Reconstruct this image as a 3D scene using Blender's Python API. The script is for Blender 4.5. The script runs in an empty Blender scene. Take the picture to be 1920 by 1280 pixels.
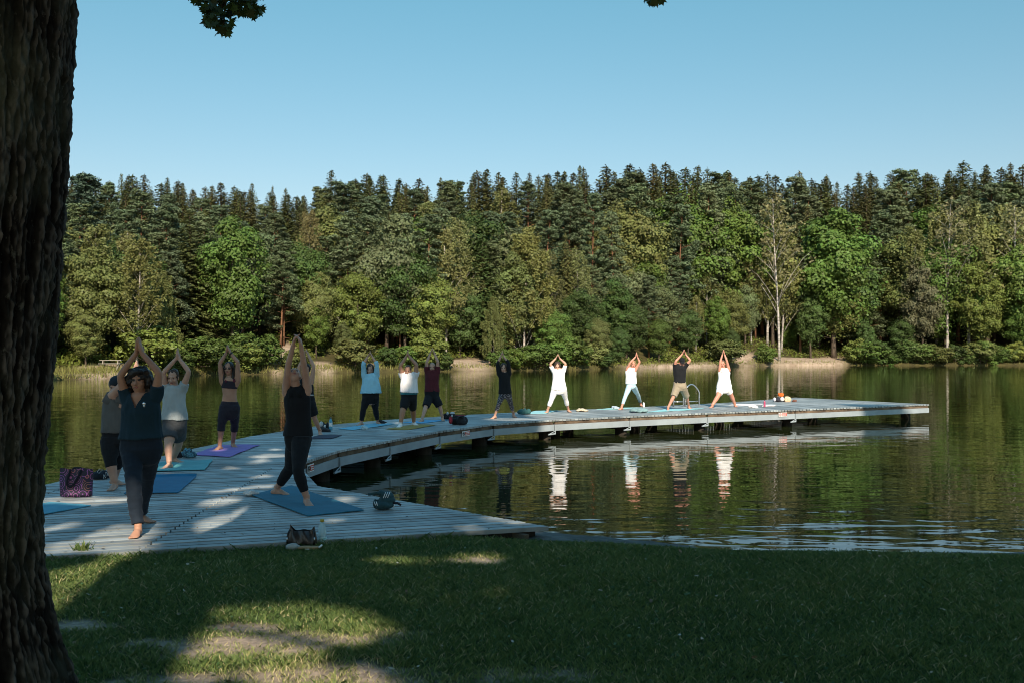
import bpy, bmesh, math, random
import numpy as np
from mathutils import Vector, Matrix, noise

SC = bpy.context.scene
COL = SC.collection
rng = np.random.default_rng(7)
random.seed(7)

# ------------------------------------------------------------------ camera, sky, sun, exposure
F, CH, HZ = 1867.0, 1.68, 663.0          # focal length in photo pixels, eye height over the deck, horizon row
cam_d = bpy.data.cameras.new('camera')
cam_d.sensor_width = 36.0
cam_d.lens = F / 1920 * 36.0
cam_d.shift_y = (HZ - 640) / 1920
cam_d.clip_end = 2000
cam = bpy.data.objects.new('camera', cam_d)
cam.location = (0, 0, CH)
cam.rotation_euler = (math.radians(90), 0, 0)
COL.objects.link(cam)
SC.camera = cam

SUN_EL, SUN_AZ = math.radians(35), math.radians(172)      # azimuth clockwise from +Y
TOSUN = Vector((math.sin(SUN_AZ) * math.cos(SUN_EL), math.cos(SUN_AZ) * math.cos(SUN_EL), math.sin(SUN_EL)))
world = bpy.data.worlds.new('World')
SC.world = world
world.use_nodes = True
wn = world.node_tree.nodes
wl = world.node_tree.links
bg = wn['Background']
sky = wn.new('ShaderNodeTexSky')
sky.sky_type = 'NISHITA'
sky.sun_disc = False
sky.sun_elevation = SUN_EL
sky.sun_rotation = SUN_AZ
sky.altitude = 300
sky.air_density = 1.0
sky.dust_density = 0.7
sky.ozone_density = 1.6
tintn = wn.new('ShaderNodeMix')
tintn.data_type = 'RGBA'
tintn.blend_type = 'MULTIPLY'
tintn.inputs[0].default_value = 1.0
wl.new(sky.outputs[0], tintn.inputs[6])
# the haze near the horizon is whiter and dimmer than the model's, the visible upper sky a little more cyan
tcw = wn.new('ShaderNodeTexCoord')
spx = wn.new('ShaderNodeSeparateXYZ')
wl.new(tcw.outputs['Generated'], spx.inputs[0])
rmp = wn.new('ShaderNodeValToRGB')
rmp.color_ramp.elements[0].position = 0.10
rmp.color_ramp.elements[0].color = (0.74, 0.67, 0.60, 1)
rmp.color_ramp.elements[1].position = 0.36
rmp.color_ramp.elements[1].color = (0.59, 0.92, 0.775, 1)
up = rmp.color_ramp.elements.new(0.62)
up.color = (0.90, 1.45, 1.30, 1)  # zenith above the frame brightened beyond a real sky to lift the shade
wl.new(spx.outputs[2], rmp.inputs[0])
wl.new(rmp.outputs[0], tintn.inputs[7])
wl.new(tintn.outputs[2], bg.inputs[0])
bg.inputs[1].default_value = 0.12
sun_d = bpy.data.lights.new('sun', 'SUN')
sun_d.energy = 4.8
sun_d.angle = math.radians(0.5)
sun_d.color = (1.0, 0.85, 0.68)
sun = bpy.data.objects.new('sun', sun_d)
sun.rotation_euler = TOSUN.to_track_quat('Z', 'Y').to_euler()
sun.location = (5, -30, 40)
COL.objects.link(sun)
SC.view_settings.view_transform = 'Standard'
SC.view_settings.look = 'None'
SC.view_settings.exposure = 0.6
SC.view_settings.gamma = 1.0
SC.render.engine = 'CYCLES'
SC.cycles.use_denoising = True
SC.cycles.use_adaptive_sampling = False
SC.cycles.filter_width = 1.0
SC.cycles.max_bounces = 6
SC.cycles.transparent_max_bounces = 6


# ------------------------------------------------------------------ helpers
def W(px, py, z=0.0):
    """Point of the horizontal plane at height z seen at photo pixel (px, py)."""
    d = F * (CH - z) / (py - HZ)
    return Vector(((px - 960) / F * d, d, z))


def AT(px, py, d):
    return Vector(((px - 960) / F * d, d, CH - (py - HZ) / F * d))


def tag(o, label=None, cat=None, group=None, kind=None):
    if label: o['label'] = label
    if cat: o['category'] = cat
    if group: o['group'] = group
    if kind: o['kind'] = kind
    return o


def link(o, parent=None):
    COL.objects.link(o)
    if parent is not None:
        o.parent = parent
    return o


def empty(name, loc=(0, 0, 0), rz=0.0):
    o = bpy.data.objects.new(name, None)
    o.location = loc
    o.rotation_euler = (0, 0, rz)
    o.empty_display_size = 0.2
    return link(o)


class MB:
    """Collects vertices and faces for one mesh object."""
    def __init__(self):
        self.v, self.f, self.n = [], [], 0
        self.fa = []

    def add(self, verts, faces, val=0.0):
        b = self.n
        self.v.extend([tuple(p) for p in verts])
        self.n += len(verts)
        for fc in faces:
            self.f.append(tuple(i + b for i in fc))
            self.fa.append(val)
        return self

    def box(self, c, size, rot=None, val=0.0):
        hx, hy, hz = size[0] / 2, size[1] / 2, size[2] / 2
        vs = [Vector((x, y, z)) for x in (-hx, hx) for y in (-hy, hy) for z in (-hz, hz)]
        if rot is not None:
            vs = [rot @ p for p in vs]
        c = Vector(c)
        return self.add([p + c for p in vs],
                        [(0, 1, 3, 2), (4, 6, 7, 5), (0, 4, 5, 1), (2, 3, 7, 6), (0, 2, 6, 4), (1, 5, 7, 3)], val)

    def tube(self, pts, rad, seg=10, ref=None, cap=True, val=0.0, closed=False):
        """Loft along pts; rad items are a float or (rx, ry); ref is the direction of rx."""
        pts = [Vector(p) for p in pts]
        n = len(pts)
        if isinstance(rad, (int, float)): rad = [rad] * n
        rad = [r if isinstance(r, (tuple, list)) else (r, r) for r in rad]
        rings = []
        prev = None
        for i, p in enumerate(pts):
            if closed:
                t = pts[(i + 1) % n] - pts[i - 1]
            else:
                t = pts[min(i + 1, n - 1)] - pts[max(i - 1, 0)]
            if t.length < 1e-9: t = Vector((0, 0, 1))
            t.normalize()
            u = Vector(ref) if ref is not None else (prev if prev is not None else Vector((1, 0, 0)))
            u = u - t * u.dot(t)
            if u.length < 1e-4:
                u = Vector((0, 1, 0)) - t * t.y
                if u.length < 1e-4: u = Vector((1, 0, 0)) - t * t.x
            u.normalize()
            prev = u
            w = t.cross(u)
            rings.append([p + u * (math.cos(a) * rad[i][0]) + w * (math.sin(a) * rad[i][1])
                          for a in [2 * math.pi * k / seg for k in range(seg)]])
        vs = [q for r in rings for q in r]
        fs = []
        for i in range(n if closed else n - 1):
            j = (i + 1) % n
            for k in range(seg):
                k2 = (k + 1) % seg
                fs.append((i * seg + k, i * seg + k2, j * seg + k2, j * seg + k))
        if cap and not closed:
            fs.append(tuple(range(seg - 1, -1, -1)))
            fs.append(tuple((n - 1) * seg + k for k in range(seg)))
        return self.add(vs, fs, val)

    def ball(self, c, r, rot=None, seg=14, rings=9, val=0.0):
        r = r if isinstance(r, (tuple, list)) else (r, r, r)
        c = Vector(c)
        vs = [Vector((0, 0, r[2]))]
        for i in range(1, rings):
            th = math.pi * i / rings
            for k in range(seg):
                a = 2 * math.pi * k / seg
                vs.append(Vector((r[0] * math.sin(th) * math.cos(a), r[1] * math.sin(th) * math.sin(a), r[2] * math.cos(th))))
        vs.append(Vector((0, 0, -r[2])))
        if rot is not None:
            vs = [rot @ p for p in vs]
        fs = [(0, 1 + k, 1 + (k + 1) % seg) for k in range(seg)]
        for i in range(rings - 2):
            for k in range(seg):
                a, b = 1 + i * seg + k, 1 + i * seg + (k + 1) % seg
                fs.append((a, a + seg, b + seg, b))
        l = len(vs) - 1
        fs += [(l, 1 + (rings - 2) * seg + (k + 1) % seg, 1 + (rings - 2) * seg + k) for k in range(seg)]
        return self.add([p + c for p in vs], fs, val)

    def lathe(self, c, prof, seg=20, val=0.0):
        return self.tube([Vector(c) + Vector((0, 0, z)) for r, z in prof], [r for r, z in prof], seg, ref=(1, 0, 0), val=val)

    def mesh(self, name, mat=None, smooth=False, attr=None):
        me = bpy.data.meshes.new(name)
        me.from_pydata(self.v, [], self.f)
        if mat: me.materials.append(mat)
        if smooth:
            me.polygons.foreach_set('use_smooth', [True] * len(me.polygons))
        if attr:
            a = me.attributes.new(attr, 'FLOAT', 'FACE')
            a.data.foreach_set('value', self.fa)
        me.update()
        return me

    def build(self, name, mat, parent=None, smooth=False, attr=None):
        o = bpy.data.objects.new(name, self.mesh(name, mat, smooth, attr))
        return link(o, parent)


def remeshed(mb, voxel, it=3, fac=0.5):
    """One continuous surface out of overlapping closed shapes."""
    me = mb.mesh('tmp')
    o = link(bpy.data.objects.new('tmp', me))
    m = o.modifiers.new('r', 'REMESH')
    m.mode = 'VOXEL'
    m.voxel_size = voxel
    m.use_smooth_shade = True
    if it:
        s = o.modifiers.new('s', 'SMOOTH')
        s.factor = fac
        s.iterations = it
    dg = bpy.context.evaluated_depsgraph_get()
    out = bpy.data.meshes.new_from_object(o.evaluated_get(dg))
    bpy.data.objects.remove(o)
    bpy.data.meshes.remove(me)
    out.polygons.foreach_set('use_smooth', [True] * len(out.polygons))
    return out


def cos_of(me):
    a = np.empty(len(me.vertices) * 3, np.float32)
    me.vertices.foreach_get('co', a)
    return a.reshape(-1, 3)


def normals_of(me):
    a = np.empty(len(me.vertices) * 3, np.float32)
    me.vertices.foreach_get('normal', a)
    return a.reshape(-1, 3)


def wavy(p, freq, seed, octs=4):
    """Cheap smooth noise, vectorised: a sum of sines in random directions."""
    r = np.random.default_rng(seed)
    out = np.zeros(len(p))
    for i in range(octs * 3):
        d = r.normal(size=3)
        d /= np.linalg.norm(d)
        k = freq * (0.6 + 1.7 * i / (octs * 3))
        out += np.sin((p * np.asarray(d)) .sum(1) * k + r.uniform(0, 6.28) + 1.3 * np.sin((p * r.normal(size=3)).sum(1) * k * .6)) / (1 + 0.15 * i)
    return out / 3.0


def displace(me, amp, freq, seed, stretch=(1, 1, 1)):
    c = cos_of(me)
    n = normals_of(me)
    c = c + n * (wavy(c * np.array(stretch), freq, seed) * amp)[:, None]
    me.vertices.foreach_set('co', c.astype(np.float32).ravel())
    me.update()


def cut(me, keep):
    """Delete the vertices for which keep(co array) is False."""
    k = keep(cos_of(me))
    bm = bmesh.new()
    bm.from_mesh(me)
    bm.verts.ensure_lookup_table()
    bmesh.ops.delete(bm, geom=[bm.verts[i] for i in np.nonzero(~k)[0]], context='VERTS')
    bm.to_mesh(me)
    bm.free()
    me.update()


def setorigin(o, loc):
    o.location = loc
    o.data.transform(Matrix.Translation(-Vector(loc)))


def np_mesh(name, verts, nper, mat, tint=None, smooth=False, attr='tint'):
    """Mesh out of n polygons of nper vertices each (verts: n*nper x 3)."""
    n = len(verts) // nper
    me = bpy.data.meshes.new(name)
    me.vertices.add(n * nper)
    me.vertices.foreach_set('co', np.asarray(verts, np.float32).ravel())
    me.loops.add(n * nper)
    me.loops.foreach_set('vertex_index', np.arange(n * nper, dtype=np.int32))
    me.polygons.add(n)
    me.polygons.foreach_set('loop_start', np.arange(0, n * nper, nper, dtype=np.int32))
    if tint is not None:
        a = me.attributes.new(attr, 'FLOAT', 'FACE')
        a.data.foreach_set('value', np.asarray(tint, np.float32))
    me.materials.append(mat)
    me.update(calc_edges=True)
    return me


# ------------------------------------------------------------------ materials
def nmat(name):
    m = bpy.data.materials.new(name)
    m.use_nodes = True
    nt = m.node_tree
    return m, nt.nodes, nt.links, nt.nodes['Principled BSDF']


def mixcol(nodes, links, fac, a, b, blend='MIX'):
    n = nodes.new('ShaderNodeMix')
    n.data_type = 'RGBA'
    n.blend_type = blend
    for sock, v in ((n.inputs[0], fac), (n.inputs[6], a), (n.inputs[7], b)):
        if isinstance(v, bpy.types.NodeSocket):
            links.new(v, sock)
        elif isinstance(v, (tuple, list)):
            sock.default_value = (v[0], v[1], v[2], 1)
        else:
            sock.default_value = v
    return n.outputs[2]


def noisen(nodes, links, scale, detail=4, rough=0.55, mscale=(1, 1, 1), coord='Object', dist=0.0):
    tc = nodes.new('ShaderNodeTexCoord')
    mp = nodes.new('ShaderNodeMapping')
    mp.inputs['Scale'].default_value = mscale
    links.new(tc.outputs[coord], mp.inputs[0])
    n = nodes.new('ShaderNodeTexNoise')
    n.inputs['Scale'].default_value = scale
    n.inputs['Detail'].default_value = detail
    n.inputs['Roughness'].default_value = rough
    n.inputs['Distortion'].default_value = dist
    links.new(mp.outputs[0], n.inputs['Vector'])
    return n.outputs[0]


def ramp(nodes, links, val, stops):
    r = nodes.new('ShaderNodeValToRGB')
    e = r.color_ramp.elements
    while len(e) < len(stops):
        e.new(0.5)
    for i, (p, c) in enumerate(stops):
        e[i].position = p
        e[i].color = (c, c, c, 1) if isinstance(c, (int, float)) else (c[0], c[1], c[2], 1)
    links.new(val, r.inputs[0])
    return r.outputs[0]


def bump(nodes, links, bsdf, h, strength=0.4, dist=0.01):
    b = nodes.new('ShaderNodeBump')
    b.inputs['Strength'].default_value = strength
    b.inputs['Distance'].default_value = dist
    links.new(h, b.inputs['Height'])
    links.new(b.outputs[0], bsdf.inputs['Normal'])


def simple(name, col, rough=0.6, var=0.15, scale=8.0, bmp=0.0, metal=0.0, spec=0.4, bscale=None):
    m, N, L, B = nmat(name)
    n = noisen(N, L, scale)
    lo = tuple(c * (1 - var) for c in col)
    hi = tuple(min(1, c * (1 + var)) for c in col)
    L.new(ramp(N, L, n, [(0.3, lo), (0.7, hi)]), B.inputs['Base Color'])
    B.inputs['Roughness'].default_value = rough
    B.inputs['Metallic'].default_value = metal
    B.inputs['Specular IOR Level'].default_value = spec
    if bmp:
        bump(N, L, B, noisen(N, L, bscale or scale * 4), bmp, 0.01)
    return m


_fab = {}
def fabric(col, rough=0.85, var=0.12):
    k = (tuple(round(c, 3) for c in col), rough, var)
    if k not in _fab:
        m, N, L, B = nmat('fabric')
        n = noisen(N, L, 6.0, 3)
        L.new(ramp(N, L, n, [(0.3, tuple(c * (1 - var) for c in col)), (0.7, tuple(min(1, c * (1 + var)) for c in col))]), B.inputs['Base Color'])
        B.inputs['Roughness'].default_value = rough
        B.inputs['Specular IOR Level'].default_value = 0.2
        B.inputs['Sheen Weight'].default_value = 0.05
        bump(N, L, B, noisen(N, L, 22.0, 3), 0.25, 0.008)
        _fab[k] = m
    return _fab[k]


def skin_mat(name, col):
    m, N, L, B = nmat(name)
    n = noisen(N, L, 9.0, 3)
    L.new(ramp(N, L, n, [(0.3, (col[0] * .86, col[1] * .8, col[2] * .78)), (0.7, col)]), B.inputs['Base Color'])
    B.inputs['Roughness'].default_value = 0.5
    B.inputs['Specular IOR Level'].default_value = 0.35
    B.inputs['Subsurface Weight'].default_value = 0.0
    return m


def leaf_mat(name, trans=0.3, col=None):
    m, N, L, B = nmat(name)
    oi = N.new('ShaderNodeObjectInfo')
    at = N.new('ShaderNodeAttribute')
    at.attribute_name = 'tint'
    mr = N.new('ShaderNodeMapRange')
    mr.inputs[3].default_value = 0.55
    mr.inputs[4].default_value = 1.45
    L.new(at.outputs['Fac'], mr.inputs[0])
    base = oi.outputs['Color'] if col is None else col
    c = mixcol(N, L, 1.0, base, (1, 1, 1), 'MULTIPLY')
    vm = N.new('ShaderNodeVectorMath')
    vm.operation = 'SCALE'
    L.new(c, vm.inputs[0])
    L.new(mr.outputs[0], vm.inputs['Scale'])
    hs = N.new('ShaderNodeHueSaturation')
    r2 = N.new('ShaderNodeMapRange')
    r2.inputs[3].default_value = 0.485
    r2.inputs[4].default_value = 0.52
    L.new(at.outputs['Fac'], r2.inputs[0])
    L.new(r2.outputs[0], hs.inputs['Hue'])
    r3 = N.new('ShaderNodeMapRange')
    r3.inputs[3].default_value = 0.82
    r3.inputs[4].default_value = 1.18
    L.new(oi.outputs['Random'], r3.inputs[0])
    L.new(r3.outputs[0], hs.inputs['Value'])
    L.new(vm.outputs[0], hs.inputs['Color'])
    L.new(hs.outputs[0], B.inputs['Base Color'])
    B.inputs['Roughness'].default_value = 0.55
    B.inputs['Specular IOR Level'].default_value = 0.25
    tr = N.new('ShaderNodeBsdfTranslucent')
    L.new(hs.outputs[0], tr.inputs[0])
    mx = N.new('ShaderNodeMixShader')
    mx.inputs[0].default_value = trans
    L.new(B.outputs[0], mx.inputs[1])
    L.new(tr.outputs[0], mx.inputs[2])
    L.new(mx.outputs[0], N['Material Output'].inputs[0])
    return m


def bark_mat(name, c0, c1, scale=6.0, ms=(1, 1, 0.25), b=0.6):
    m, N, L, B = nmat(name)
    n = noisen(N, L, scale, 6, 0.65, ms)
    L.new(ramp(N, L, n, [(0.35, c0), (0.68, c1)]), B.inputs['Base Color'])
    B.inputs['Roughness'].default_value = 0.9
    B.inputs['Specular IOR Level'].default_value = 0.15
    bump(N, L, B, n, b, 0.03)
    return m


M_BARK = bark_mat('bark_brown', (0.035, 0.026, 0.018), (0.13, 0.10, 0.075))
M_PINEBARK = bark_mat('bark_pine', (0.10, 0.052, 0.030), (0.27, 0.135, 0.075), 2.0, (1, 1, .3))
M_BIRCHBARK = bark_mat('bark_birch', (0.14, 0.125, 0.11), (0.56, 0.51, 0.45), 1.6, (.6, .6, 2.5), 0.2)
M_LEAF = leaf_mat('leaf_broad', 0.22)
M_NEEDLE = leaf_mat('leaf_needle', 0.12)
M_STEEL = simple('steel', (0.62, 0.63, 0.64), 0.25, 0.08, 6, metal=0.9)
M_DARK = simple('black_plastic', (0.012, 0.012, 0.014), 0.5)
M_WHITE = simple('white_paint', (0.78, 0.78, 0.76), 0.5, 0.05)
M_RED = simple('red_paint', (0.55, 0.05, 0.03), 0.5, 0.08)


def deck_mat():
    m, N, L, B = nmat('weathered_boards')
    at = N.new('ShaderNodeAttribute')
    at.attribute_name = 'tint'
    n1 = noisen(N, L, 3.0, 5, 0.6, (1, 1, 1))
    n2 = noisen(N, L, 0.55, 3, 0.6)
    c = ramp(N, L, n1, [(0.22, (0.205, 0.232, 0.240)), (0.5, (0.325, 0.362, 0.374)), (0.8, (0.43, 0.472, 0.485))])
    c2 = ramp(N, L, n2, [(0.35, (0.70, 0.72, 0.72)), (0.65, (1.08, 1.06, 1.03))])
    c = mixcol(N, L, 1.0, c, c2, 'MULTIPLY')
    mr = N.new('ShaderNodeMapRange')
    mr.inputs[3].default_value = 0.62
    mr.inputs[4].default_value = 1.28
    L.new(at.outputs['Fac'], mr.inputs[0])
    vm = N.new('ShaderNodeVectorMath')
    vm.operation = 'SCALE'
    L.new(c, vm.inputs[0])
    L.new(mr.outputs[0], vm.inputs['Scale'])
    L.new(vm.outputs[0], B.inputs['Base Color'])
    B.inputs['Roughness'].default_value = 0.46
    B.inputs['Specular IOR Level'].default_value = 0.5
    bump(N, L, B, noisen(N, L, 30.0, 4), 0.3, 0.004)
    return m


M_DECK = deck_mat()
M_JOIST = bark_mat('joist_wood', (0.07, 0.05, 0.035), (0.20, 0.145, 0.10), 3.0, (1, 1, 1), 0.3)
M_BEAM = simple('galvanised_beam', (0.29, 0.335, 0.36), 0.6, 0.14, 2.0, metal=0.0, spec=0.25)
M_PILE = bark_mat('pile_wood', (0.015, 0.013, 0.01), (0.06, 0.05, 0.04), 4.0)


def water_mat():
    m, N, L, B = nmat('lake_water')
    B.inputs['Base Color'].default_value = (0.018, 0.023, 0.007, 1)
    B.inputs['Roughness'].default_value = 0.02
    B.inputs['IOR'].default_value = 1.33
    B.inputs['Specular IOR Level'].default_value = 0.62
    a = noisen(N, L, 1.0, 1.5, 0.5, (1.3, 3.0, 1), 'Object', 0.4)
    b = noisen(N, L, 1.0, 2, 0.5, (0.45, 1.1, 1), 'Object', 0.5)
    c = noisen(N, L, 1.0, 2, 0.5, (0.02, 0.045, 1), 'Object')
    calm = ramp(N, L, c, [(0.38, 0.35), (0.62, 1.0)])
    s1 = N.new('ShaderNodeMath'); s1.operation = 'MULTIPLY'
    L.new(a, s1.inputs[0]); L.new(calm, s1.inputs[1])
    s2 = N.new('ShaderNodeMath'); s2.operation = 'MULTIPLY_ADD'
    L.new(b, s2.inputs[0]); s2.inputs[1].default_value = 1.0
    L.new(s1.outputs[0], s2.inputs[2])
    bump(N, L, B, s2.outputs[0], 0.55, 0.022)
    return m


M_WATER = water_mat()

# ------------------------------------------------------------------ the setting: water, lawn, shore rim, hillside
WZ = -0.53
mb = MB()
mb.add([(-420, 4, WZ), (420, 4, WZ), (420, 460, WZ), (-420, 460, WZ)], [(0, 1, 2, 3)])
tag(mb.build('lake_water', M_WATER), 'dark green calm lake reflecting the wooded shore', 'water', kind='structure')


def lawn_edge(x):
    return np.interp(x, [-30, -6, -0.5, 0.6, 2.2, 9, 30], [9.6, 9.7, 9.28, 9.0, 8.55, 8.25, 8.0])


DIRT = [(430, 1192, .80, .32), (560, 1180, .65, .28), (640, 1255, .80, .30), (800, 1262, .6, .28), (960, 1250, .5, .18),
        (900, 1040, .3, .15), (470, 1160, .3, .12), (140, 1160, .3, .2),
        (330, 1262, .5, .2)]
DIRTW = [(W(a, b).x, W(a, b).y, c, d) for a, b, c, d in DIRT]


def dirtness(x, y):
    p = np.stack([x, y, np.zeros_like(x)], 1)
    nz = wavy(p, 5.0, 31) * 0.40 + wavy(p, 14.0, 32) * 0.35 + wavy(p, 38.0, 33) * 0.30
    d = np.zeros_like(x)
    for cx, cy, rx, ry in DIRTW:
        q = ((x - cx) / rx) ** 2 + ((y - cy) / ry) ** 2
        d = np.maximum(d, np.clip((1.15 - q) * .75 + nz * .9, 0, .92))
    d = np.maximum(d, np.clip((4.6 - y) * 0.6 + nz * 1.2 - 0.3, 0, .7))
    return d


def lawn_z(x, y):
    e = lawn_edge(x)
    p = np.stack([x, y, np.zeros_like(x)], 1)
    z = -0.05 + 0.018 * wavy(p, 1.6, 5) + 0.006 * wavy(p, 6.0, 6)
    t = y - e
    return np.where(t > 0, z - 0.1 * np.clip(t, 0, 1) - 0.62 * np.clip(t - 0.5, 0, 2.0), z)


def grid_mesh(name, xs, ys, zf, mat, attrs=None):
    X, Y = np.meshgrid(xs, ys)
    x, y = X.ravel(), Y.ravel()
    z = zf(x, y)
    me = bpy.data.meshes.new(name)
    nx, ny = len(xs), len(ys)
    i = (np.arange(ny - 1)[:, None] * nx + np.arange(nx - 1)[None, :]).ravel()
    faces = np.stack([i, i + 1, i + nx + 1, i + nx], 1)
    me.from_pydata(np.stack([x, y, z], 1).tolist(), [], faces.tolist())
    for k, fn in (attrs or {}).items():
        a = me.attributes.new(k, 'FLOAT', 'POINT')
        a.data.foreach_set('value', fn(x, y).astype(np.float32))
    me.polygons.foreach_set('use_smooth', [True] * len(me.polygons))
    me.materials.append(mat)
    me.update()
    return me


m, N, L, B = nmat('lawn_soil')
at = N.new('ShaderNodeAttribute'); at.attribute_name = 'dirt'
n1 = noisen(N, L, 1.2, 5, 0.6)
n2 = noisen(N, L, 26.0, 5, 0.7)
g = ramp(N, L, n1, [(0.3, (0.030, 0.048, 0.016)), (0.7, (0.060, 0.080, 0.028))])
d = ramp(N, L, n2, [(0.25, (0.17, 0.135, 0.105)), (0.6, (0.42, 0.335, 0.265)), (0.8, (0.58, 0.48, 0.39))])
L.new(mixcol(N, L, at.outputs['Fac'], g, d), B.inputs['Base Color'])
B.inputs['Roughness'].default_value = 0.95
B.inputs['Specular IOR Level'].default_value = 0.1
bump(N, L, B, n2, 0.8, 0.02)
M_LAWN = m
me = grid_mesh('lawn', np.concatenate([np.linspace(-40, -9, 12), np.linspace(-8.5, 12, 260), np.linspace(12.5, 40, 12)]),
               np.concatenate([np.linspace(-30, 2, 16), np.linspace(2.2, 12.6, 170)]), lawn_z, M_LAWN, {'dirt': dirtness})
o = link(bpy.data.objects.new('lawn', me))
tag(o, 'shaded lawn with bare dusty patches sloping to the lake', 'lawn', kind='structure')

# mown grass blades
DENS = 6800
x = rng.uniform(-7.5, 9.5, int(17 * 6.3 * DENS)); y = rng.uniform(3.7, 10.0, len(x))
k = (np.abs(x) < 0.56 * y + 1.0) & (y < lawn_edge(x) + 0.12 + 0.12 * rng.random(len(x)))
x, y = x[k], y[k]
dirt = dirtness(x, y)
near_dock = (y - (7.45 + (x + 6.3) * 0.341))
k = (rng.random(len(x)) > np.clip(dirt * .92, 0, 0.9)) & ((near_dock < -0.02) | (x > 0.5))
x, y, dirt, near_dock = x[k], y[k], dirt[k], near_dock[k]
n = len(x)
p3 = np.stack([x, y, np.zeros(n)], 1)
patch = wavy(p3, 2.2, 41) * 0.5 + wavy(p3, 7.0, 42) * .35
h = np.clip(0.034 + 0.014 * patch + rng.normal(0, .010, n), .012, .085) * (1 - .45 * dirt)
edge_tall = (near_dock > -0.10) & (near_dock < 0)
h[edge_tall] *= 1.35
yaw = rng.uniform(0, 2 * np.pi, n)
lean = rng.uniform(0.35, 1.6, n) * h
z0 = lawn_z(x, y) - 0.004
wd = rng.uniform(0.0022, 0.0042, n)
base = np.stack([x, y, z0], 1)
u = np.stack([np.cos(yaw), np.sin(yaw), np.zeros(n)], 1)
ld = rng.uniform(0, 2 * np.pi, n)
tip = base + np.stack([np.cos(ld) * lean, np.sin(ld) * lean, h], 1)
midp = base + np.stack([np.cos(ld) * lean * .35, np.sin(ld) * lean * .35, h * .6], 1)
V = np.stack([base - u * wd[:, None], base + u * wd[:, None], midp + u * wd[:, None] * .75, tip, midp - u * wd[:, None] * .75], 1).reshape(-1, 3)
m, N, L, B = nmat('grass_blade')
at = N.new('ShaderNodeAttribute'); at.attribute_name = 'tint'
c = ramp(N, L, at.outputs['Fac'], [(0.0, (0.060, 0.115, 0.036)), (0.45, (0.145, 0.220, 0.062)), (0.75, (0.270, 0.300, 0.095)), (0.93, (0.54, 0.47, 0.27))])
L.new(c, B.inputs['Base Color'])
B.inputs['Roughness'].default_value = 0.5
B.inputs['Specular IOR Level'].default_value = 0.3
tr = N.new('ShaderNodeBsdfTranslucent'); L.new(c, tr.inputs[0])
mx = N.new('ShaderNodeMixShader'); mx.inputs[0].default_value = 0.3
L.new(B.outputs[0], mx.inputs[1]); L.new(tr.outputs[0], mx.inputs[2]); L.new(mx.outputs[0], N['Material Output'].inputs[0])
M_GRASS = m
tint = np.clip(0.42 + 0.16 * patch + rng.normal(0, .16, n) + .55 * dirt, 0, 1)
tint[rng.random(n) < 0.05] = 0.97
o = link(bpy.data.objects.new('grass', np_mesh('grass', V, 5, M_GRASS, tint)))
tag(o, 'short mown grass of the lakeside lawn', 'grass', kind='stuff')

# clover and daisies: small leaves lying in the lawn, and dead leaves on the bare soil
def ground_litter(name, n, label, cat, cols, size, area, keep):
    x = rng.uniform(area[0], area[1], n); y = rng.uniform(area[2], area[3], n)
    k = (np.abs(x) < 0.56 * y + .8) & (y < lawn_edge(x)) & (y < 7.3 + (x + 6.3) * .341 + 9 * (x > .5)) & keep(x, y)
    x, y = x[k], y[k]
    n = len(x)
    s = rng.uniform(size[0], size[1], n)
    a = rng.uniform(0, 6.28, n)
    nrm = rng.normal(size=(n, 3)) * .35 + np.array([0, 0, 1])
    nrm /= np.linalg.norm(nrm, axis=1)[:, None]
    t = np.stack([np.cos(a), np.sin(a), np.zeros(n)], 1)
    t -= nrm * (t * nrm).sum(1)[:, None]
    t /= np.linalg.norm(t, axis=1)[:, None]
    b = np.cross(nrm, t)
    c = np.stack([x, y, lawn_z(x, y) + rng.uniform(.012, .035, n)], 1)
    S = s[:, None]
    V = np.stack([c + t * S, c + t * S * .2 + b * S * .6, c - t * S * .8 + b * S * .3, c - t * S, c - t * S * .6 - b * S * .4, c + t * S * .3 - b * S * .55], 1).reshape(-1, 3)
    m, N, L, B = nmat(name)
    at = N.new('ShaderNodeAttribute'); at.attribute_name = 'tint'
    L.new(ramp(N, L, at.outputs['Fac'], cols), B.inputs['Base Color'])
    B.inputs['Roughness'].default_value = 0.7
    o = link(bpy.data.objects.new(name, np_mesh(name, V, 6, m, rng.random(n))))
    tag(o, label, cat, kind='stuff')

ground_litter('fallen_leaves', 2600, 'dead brown leaves and wood chips scattered on the lawn', 'leaves',
              [(0.0, (0.10, 0.06, 0.03)), (0.5, (0.24, 0.16, 0.09)), (1.0, (0.45, 0.38, 0.28))], (.008, .026), (-7, 9, 3.8, 9.2),
              lambda x, y: rng.random(len(x)) < .12 + .88 * dirtness(x, y))
ground_litter('clover_leaves', 5200, 'small clover leaves and pale flower heads in the lawn', 'clover',
              [(0.0, (0.03, 0.08, 0.02)), (0.93, (0.06, 0.13, 0.035)), (0.965, (0.5, 0.5, 0.45))], (.007, .017), (-7, 9, 3.8, 9.2),
              lambda x, y: dirtness(x, y) < .3)

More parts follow.
